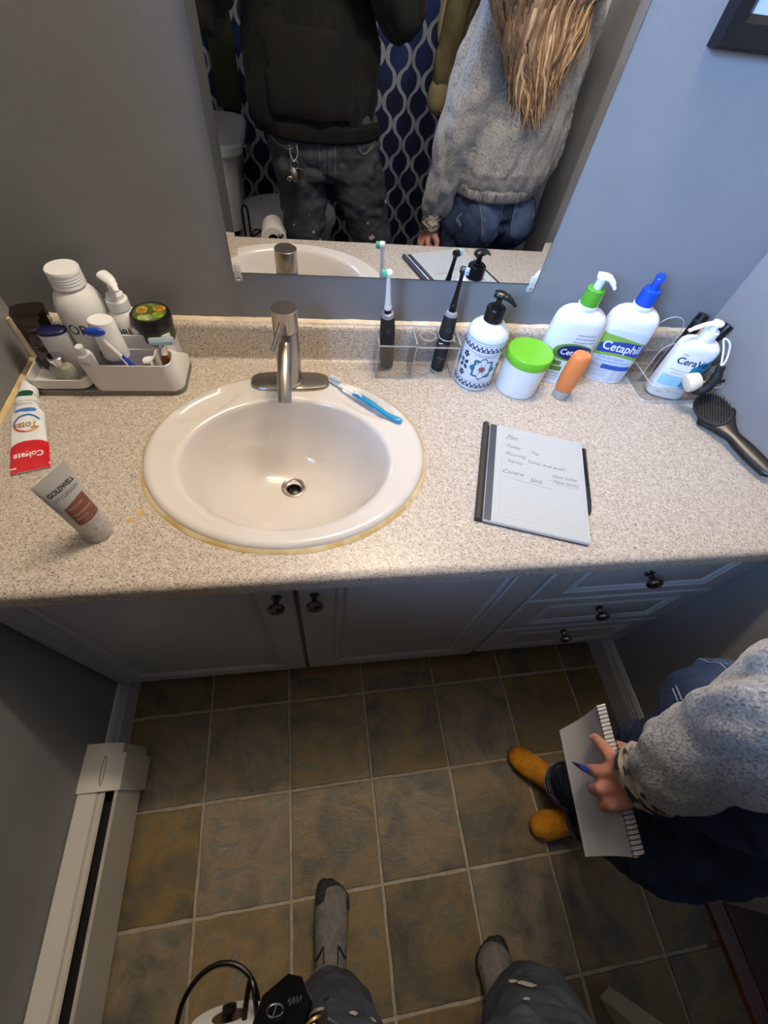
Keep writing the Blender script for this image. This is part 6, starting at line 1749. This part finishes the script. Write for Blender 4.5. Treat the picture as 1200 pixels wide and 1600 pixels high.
# mustard socks
for A_, T_ in ((wRA, wRT), (wLA, wLT)):
    fd = (T_ - A_); fd.z = 0; fd.normalize(); sd_ = V((fd.y, -fd.x, 0)); R3 = Matrix((sd_, fd, (0, 0, 1))).transposed()
    bm = NB(); heel = A_ - fd * 0.040; heel.z = 0.033
    chain(bm, [(A_ + V((0, 0, 0.06)), 0.040), (A_, 0.040)], 0.4)
    chain(bm, [(heel, (0.030, 0.032, 0.032)), (A_ + fd * 0.04 + V((0, 0, -0.034)), (0.032, 0.035, 0.044)), (A_ + fd * 0.085 + V((0, 0, -0.050)), (0.037, 0.035, 0.030)), (T_, (0.035, 0.032, 0.026)), (T_ + fd * 0.022 + V((0, 0, -0.005)), (0.026, 0.02, 0.020))], 0.4, R3)
    rel(remesh(bm, 0.0045, MUST, 'sock', wo, 4), wo)

# sweater
bm = NB()
SB = TC + V((-0.015, 0.02, 0))
chain(bm, [(V((1.200, -0.875, 0.875)), (0.182, 0.140, 0.022)), (V((1.212, -0.885, 0.93)), (0.212, 0.158, 0.04)), (V((1.218, -0.890, 1.05)), (0.212, 0.145, 0.05)), (TC + V((0.008, -0.004, 0.10)), (0.198, 0.128, 0.05)), (TC + V((0, 0, 0.19)), (0.135, 0.085, 0.04)), (TC + V((0, 0, 0.235)), (0.065, 0.062, 0.03))], 0.35, TR3)
chain(bm, [(wRS + Rr * -0.02, 0.078), (wRS.lerp(wRE, 0.5), 0.074), (wRE, 0.066), (wRE.lerp(wRW, 0.45), 0.060), (wRW + V((0.004, 0.002, 0.045)), 0.050), (wRW + V((0.002, 0, 0.028)), 0.042)], 0.3)
chain(bm, [(wLS + Rr * 0.02, 0.078), (wLS.lerp(wLE, 0.5), 0.072), (wLE, 0.066), (wLE.lerp(wLW, 0.5), 0.056), (wLW, 0.040)], 0.3)
sw = rel(remesh(bm, 0.0065, KNIT, 'sweater', wo, 5, folds(0.015, (10, 10, 5), 3)), wo)
RIBM = M('grey_marl_rib', (160, 158, 156), 0.95, col2=(96, 95, 96), nscale=200, nlo=0.44, nhi=0.66, bump=1.0, bscale=200, stretch=(1, 1, 0.05))
bm = NB(); chain(bm, [(V((1.200, -0.875, 0.850)), (0.176, 0.136, 0.018)), (V((1.200, -0.875, 0.878)), (0.180, 0.140, 0.018))], 0.3, TR3)
rr_ = rel(remesh(bm, 0.006, RIBM, 'hem_rib', wo, 3), wo); rr_.parent = sw
# patterned inner cuff at the wrist
CUFF = M('patterned_cuff', (186, 172, 152), 0.8, col2=(64, 60, 58), nscale=38, nlo=0.52, nhi=0.56, stretch=(1, 1, 2.2), bump=0.3, bscale=300)
bm = NB(); chain(bm, [(wRW + V((0.000, 0.0, 0.030)), (0.040, 0.046, 0.016)), (wRW + V((-0.003, 0.0, 0.000)), (0.036, 0.045, 0.016)), (wRW + V((-0.005, 0.0, -0.020)), (0.030, 0.042, 0.010))], 0.4)
cf = rel(remesh(bm, 0.004, CUFF, 'cuff', wo, 3, folds(0.004, (40, 40, 90))), wo); cf.parent = sw

# long hair
def hair_mat():
    mt = bpy.data.materials.new('blonde_hair'); mt.use_nodes = True
    nt = mt.node_tree; N = nt.nodes; L = nt.links; b = N['Principled BSDF']; b.inputs['Roughness'].default_value = 0.38
    at = N.new('ShaderNodeAttribute'); at.attribute_name = 'strand'
    tc = N.new('ShaderNodeTexCoord'); mp = N.new('ShaderNodeMapping'); mp.inputs['Scale'].default_value = (160, 160, 6); L.new(tc.outputs['Object'], mp.inputs[0])
    nz = N.new('ShaderNodeTexNoise'); nz.inputs['Scale'].default_value = 1.0; nz.inputs['Detail'].default_value = 3; L.new(mp.outputs[0], nz.inputs['Vector'])
    ad = N.new('ShaderNodeMath'); ad.operation = 'MULTIPLY_ADD'; ad.inputs[1].default_value = 0.7; L.new(nz.outputs['Fac'], ad.inputs[0]); L.new(at.outputs['Fac'], ad.inputs[2])
    r = N.new('ShaderNodeValToRGB'); e = r.color_ramp.elements
    e[0].position = 0.30; e[0].color = (*lin((74, 58, 44)), 1); e[1].position = 1.0; e[1].color = (*lin((218, 194, 160)), 1)
    x = e.new(0.62); x.color = (*lin((140, 110, 80)), 1); x = e.new(0.8); x.color = (*lin((180, 148, 112)), 1)
    L.new(ad.outputs[0], r.inputs[0]); L.new(r.outputs[0], b.inputs['Base Color'])
    bp = N.new('ShaderNodeBump'); bp.inputs['Strength'].default_value = 0.5; bp.inputs['Distance'].default_value = 0.002; L.new(nz.outputs['Fac'], bp.inputs['Height']); L.new(bp.outputs[0], b.inputs['Normal'])
    return mt


rh = random.Random(11)
bm = NB(); lay = bm.verts.layers.float.new('strand')
bsw = bvh_of(sw)


def lock(path, r0, tone, n=7):
    nv0 = len(bm.verts)
    pts = bez(path, 5); m_ = len(pts)
    rad = [r0 * (0.55 + 0.45 * sin(min(1, i / (m_ * 0.35)) * pi / 2)) * (1 if i < m_ * 0.55 else max(0.06, 1 - ((i - m_ * 0.55) / (m_ * 0.45)) ** 1.4)) for i in range(m_)]
    tube(bm, pts, rad, n, flat=0.42)
    bm.verts.ensure_lookup_table()
    for v in bm.verts[nv0:]: v[lay] = tone


for i in range(420):
    u = rh.uniform(-1, 1); dep = rh.random()
    ang_ = u * radians(118)                                   # around the head, 0 = straight back
    hd3 = B3 * cos(ang_) + Rr * sin(ang_)
    top = WH + V((0, 0, 0.118 - 0.01 * dep)) + hd3 * 0.02 + F * 0.01
    side_ = WH + V((0, 0, 0.05)) + hd3 * (0.098 + 0.012 * dep)
    low_ = WH - V((0, 0, 0.08)) + hd3 * (0.100 + 0.02 * dep) + B3 * 0.010
    lat = u * 0.195 + 0.118 + rh.uniform(-0.02, 0.02)
    zend = 1.035 + 0.12 * abs(u - 0.05) ** 1.3 + rh.uniform(-0.01, 0.06)
    path = [top, side_, low_]
    zz = [1.34, 1.26, 1.18, 1.11, 1.05]
    wv = rh.uniform(0, 6.28); wa = rh.uniform(0.006, 0.016); c0_ = rh.uniform(-0.03, 0.03)
    for k, z in enumerate(zz):
        z2 = 1.36 - (1.36 - zend) * (k + 1) / len(zz)
        la = 0.05 * (k / 4) + lat * (1.0 - 0.62 * (k / 4) ** 1.3) + wa * sin(wv + k * 1.5) + c0_ * (k / 4)
        base = V((TC.x, TC.y, z2)) + Rr * la
        h = bsw.ray_cast(base + B3 * 0.5 - wo.location, -B3)
        if h[0] is not None and (h[0] + wo.location - base).dot(B3) > 0.0: bk = (h[0] + wo.location - base).dot(B3)
        else: bk = 0.07
        bk = max(bk, 0.085)
        path.append(base + B3 * (bk + 0.008 + 0.022 * dep + 0.006 * sin(wv + k * 2)))
    lock([p - wo.location for p in path], rh.uniform(0.0055, 0.0100), rh.uniform(0.05, 0.55) * (0.75 + 0.25 * dep))
ball_v = len(bm.verts)
ho = put('hair', bm, hair_mat(), wo, ang=80)
bm = NB(); ball(bm, WH + V((0, 0, 0.035)) + B3 * 0.018, (0.094, 0.094, 0.096)); hc = rel(remesh(bm, 0.006, M('hair_cap', (122, 88, 58), 0.5, col2=(86, 58, 38), nscale=8, stretch=(30, 30, 3), bump=0.5, bscale=60), 'hair_crown', wo, 1), wo); hc.parent = ho

# notebook held by its spine
nbk = thing('notebook', 'white spiral notebook with ruled pages held in the woman\'s hand', 'notebook', (0.99, -0.845, 0.60))
A1, B1, A0, B0 = V((1.004, -0.745, 0.676)), V((0.980, -0.938, 0.676)), V((0.997, -0.766, 0.538)), V((0.974, -0.950, 0.540))
nx = (B1 - A1).normalized(); nrm = V((-1, -0.13, 0)).normalized()


def npt(s, t, o): 
    p = A1.lerp(B1, s).lerp(A0.lerp(B0, s), t)
    return p + nrm * (o + 0.010 * sin(t * pi) * (1 - 0.3 * s) * -1) - nbk.location


PAGE = M('ruled_paper', (214, 213, 214), 0.8, bump=0.05, bscale=60)
vs, fs = [], []
N1, N2 = 14, 14
for side_o in (0.006, -0.010):
    for i in range(N1 + 1):
        for j in range(N2 + 1): vs.append(npt(i / N1, j / N2, side_o))
off = (N1 + 1) * (N2 + 1)
for b_ in (0, off):
    for i in range(N1):
        for j in range(N2):
            a = b_ + i * (N2 + 1) + j; fs.append((a, a + 1, a + N2 + 2, a + N2 + 1))
edge = [(i, 0) for i in range(N1)] + [(N1, j) for j in range(N2)] + [(i, N2) for i in range(N1, 0, -1)] + [(0, j) for j in range(N2, 0, -1)]
for k in range(len(edge)):
    a = edge[k][0] * (N2 + 1) + edge[k][1]; b_ = edge[(k + 1) % len(edge)]; b2 = b_[0] * (N2 + 1) + b_[1]
    fs.append((a, b2, b2 + off, a + off))
pg = raw('pages', vs, fs, PAGE, nbk, False)
p = Print(lambda u, v: npt(u, v, 0.0066))
for k in range(20):
    v = 0.10 + 0.043 * k
    p.strip(0.0, 1.0, v, v + 0.005, 14)
p.done('ruled_lines', M('rule_blue', (176, 180, 190), 0.8), pg)
bm = NB()
for k in range(34):
    s = 0.015 + 0.97 * k / 33
    c = npt(s, 0.0, -0.002); 
    tube(bm, [c + nrm * 0.0105 * cos(a) + V((0, 0, 0.0085 * sin(a) + 0.000)) + nx * 0.0012 * (a / pi) for a in [2 * pi * q_ / 12 for q_ in range(13)]], 0.0007, 5, caps=False)
wbn = put('wire_binding', bm, M('binding_wire', (40, 40, 42), 0.3, 0.6), nbk); wbn['kind'] = 'stuff'
# pen tucked between the fingers
pa_, pb_ = V((0.934, -0.8185, 0.660)), V((0.976, -0.8435, 0.652))
pe = thing('pen', 'blue ballpoint pen held between the woman\'s fingers over the notebook', 'pen', pa_)
d_ = pb_ - pa_; ln = d_.length; pe.rotation_euler = d_.to_track_quat('Z', 'Y').to_euler()
BLUEP = M('pen_blue', (34, 52, 140), 0.25, coat=0.4)
put('barrel', lathe(NB(), [(0.0030, 0.010), (0.0042, 0.020), (0.0042, ln - 0.002), (0.0036, ln)], 16), BLUEP, pe)
put('tip', lathe(NB(), [(0.0006, 0.0), (0.0012, 0.002), (0.0030, 0.0100)], 14), M('pen_tip_dark', (24, 26, 44), 0.3), pe)
put('grip_band', lathe(NB(), [(0.00425, 0.030), (0.0045, 0.032), (0.0045, 0.036), (0.00425, 0.038)], 16), M('pen_silver', (190, 196, 214), 0.2, 0.5), pe)
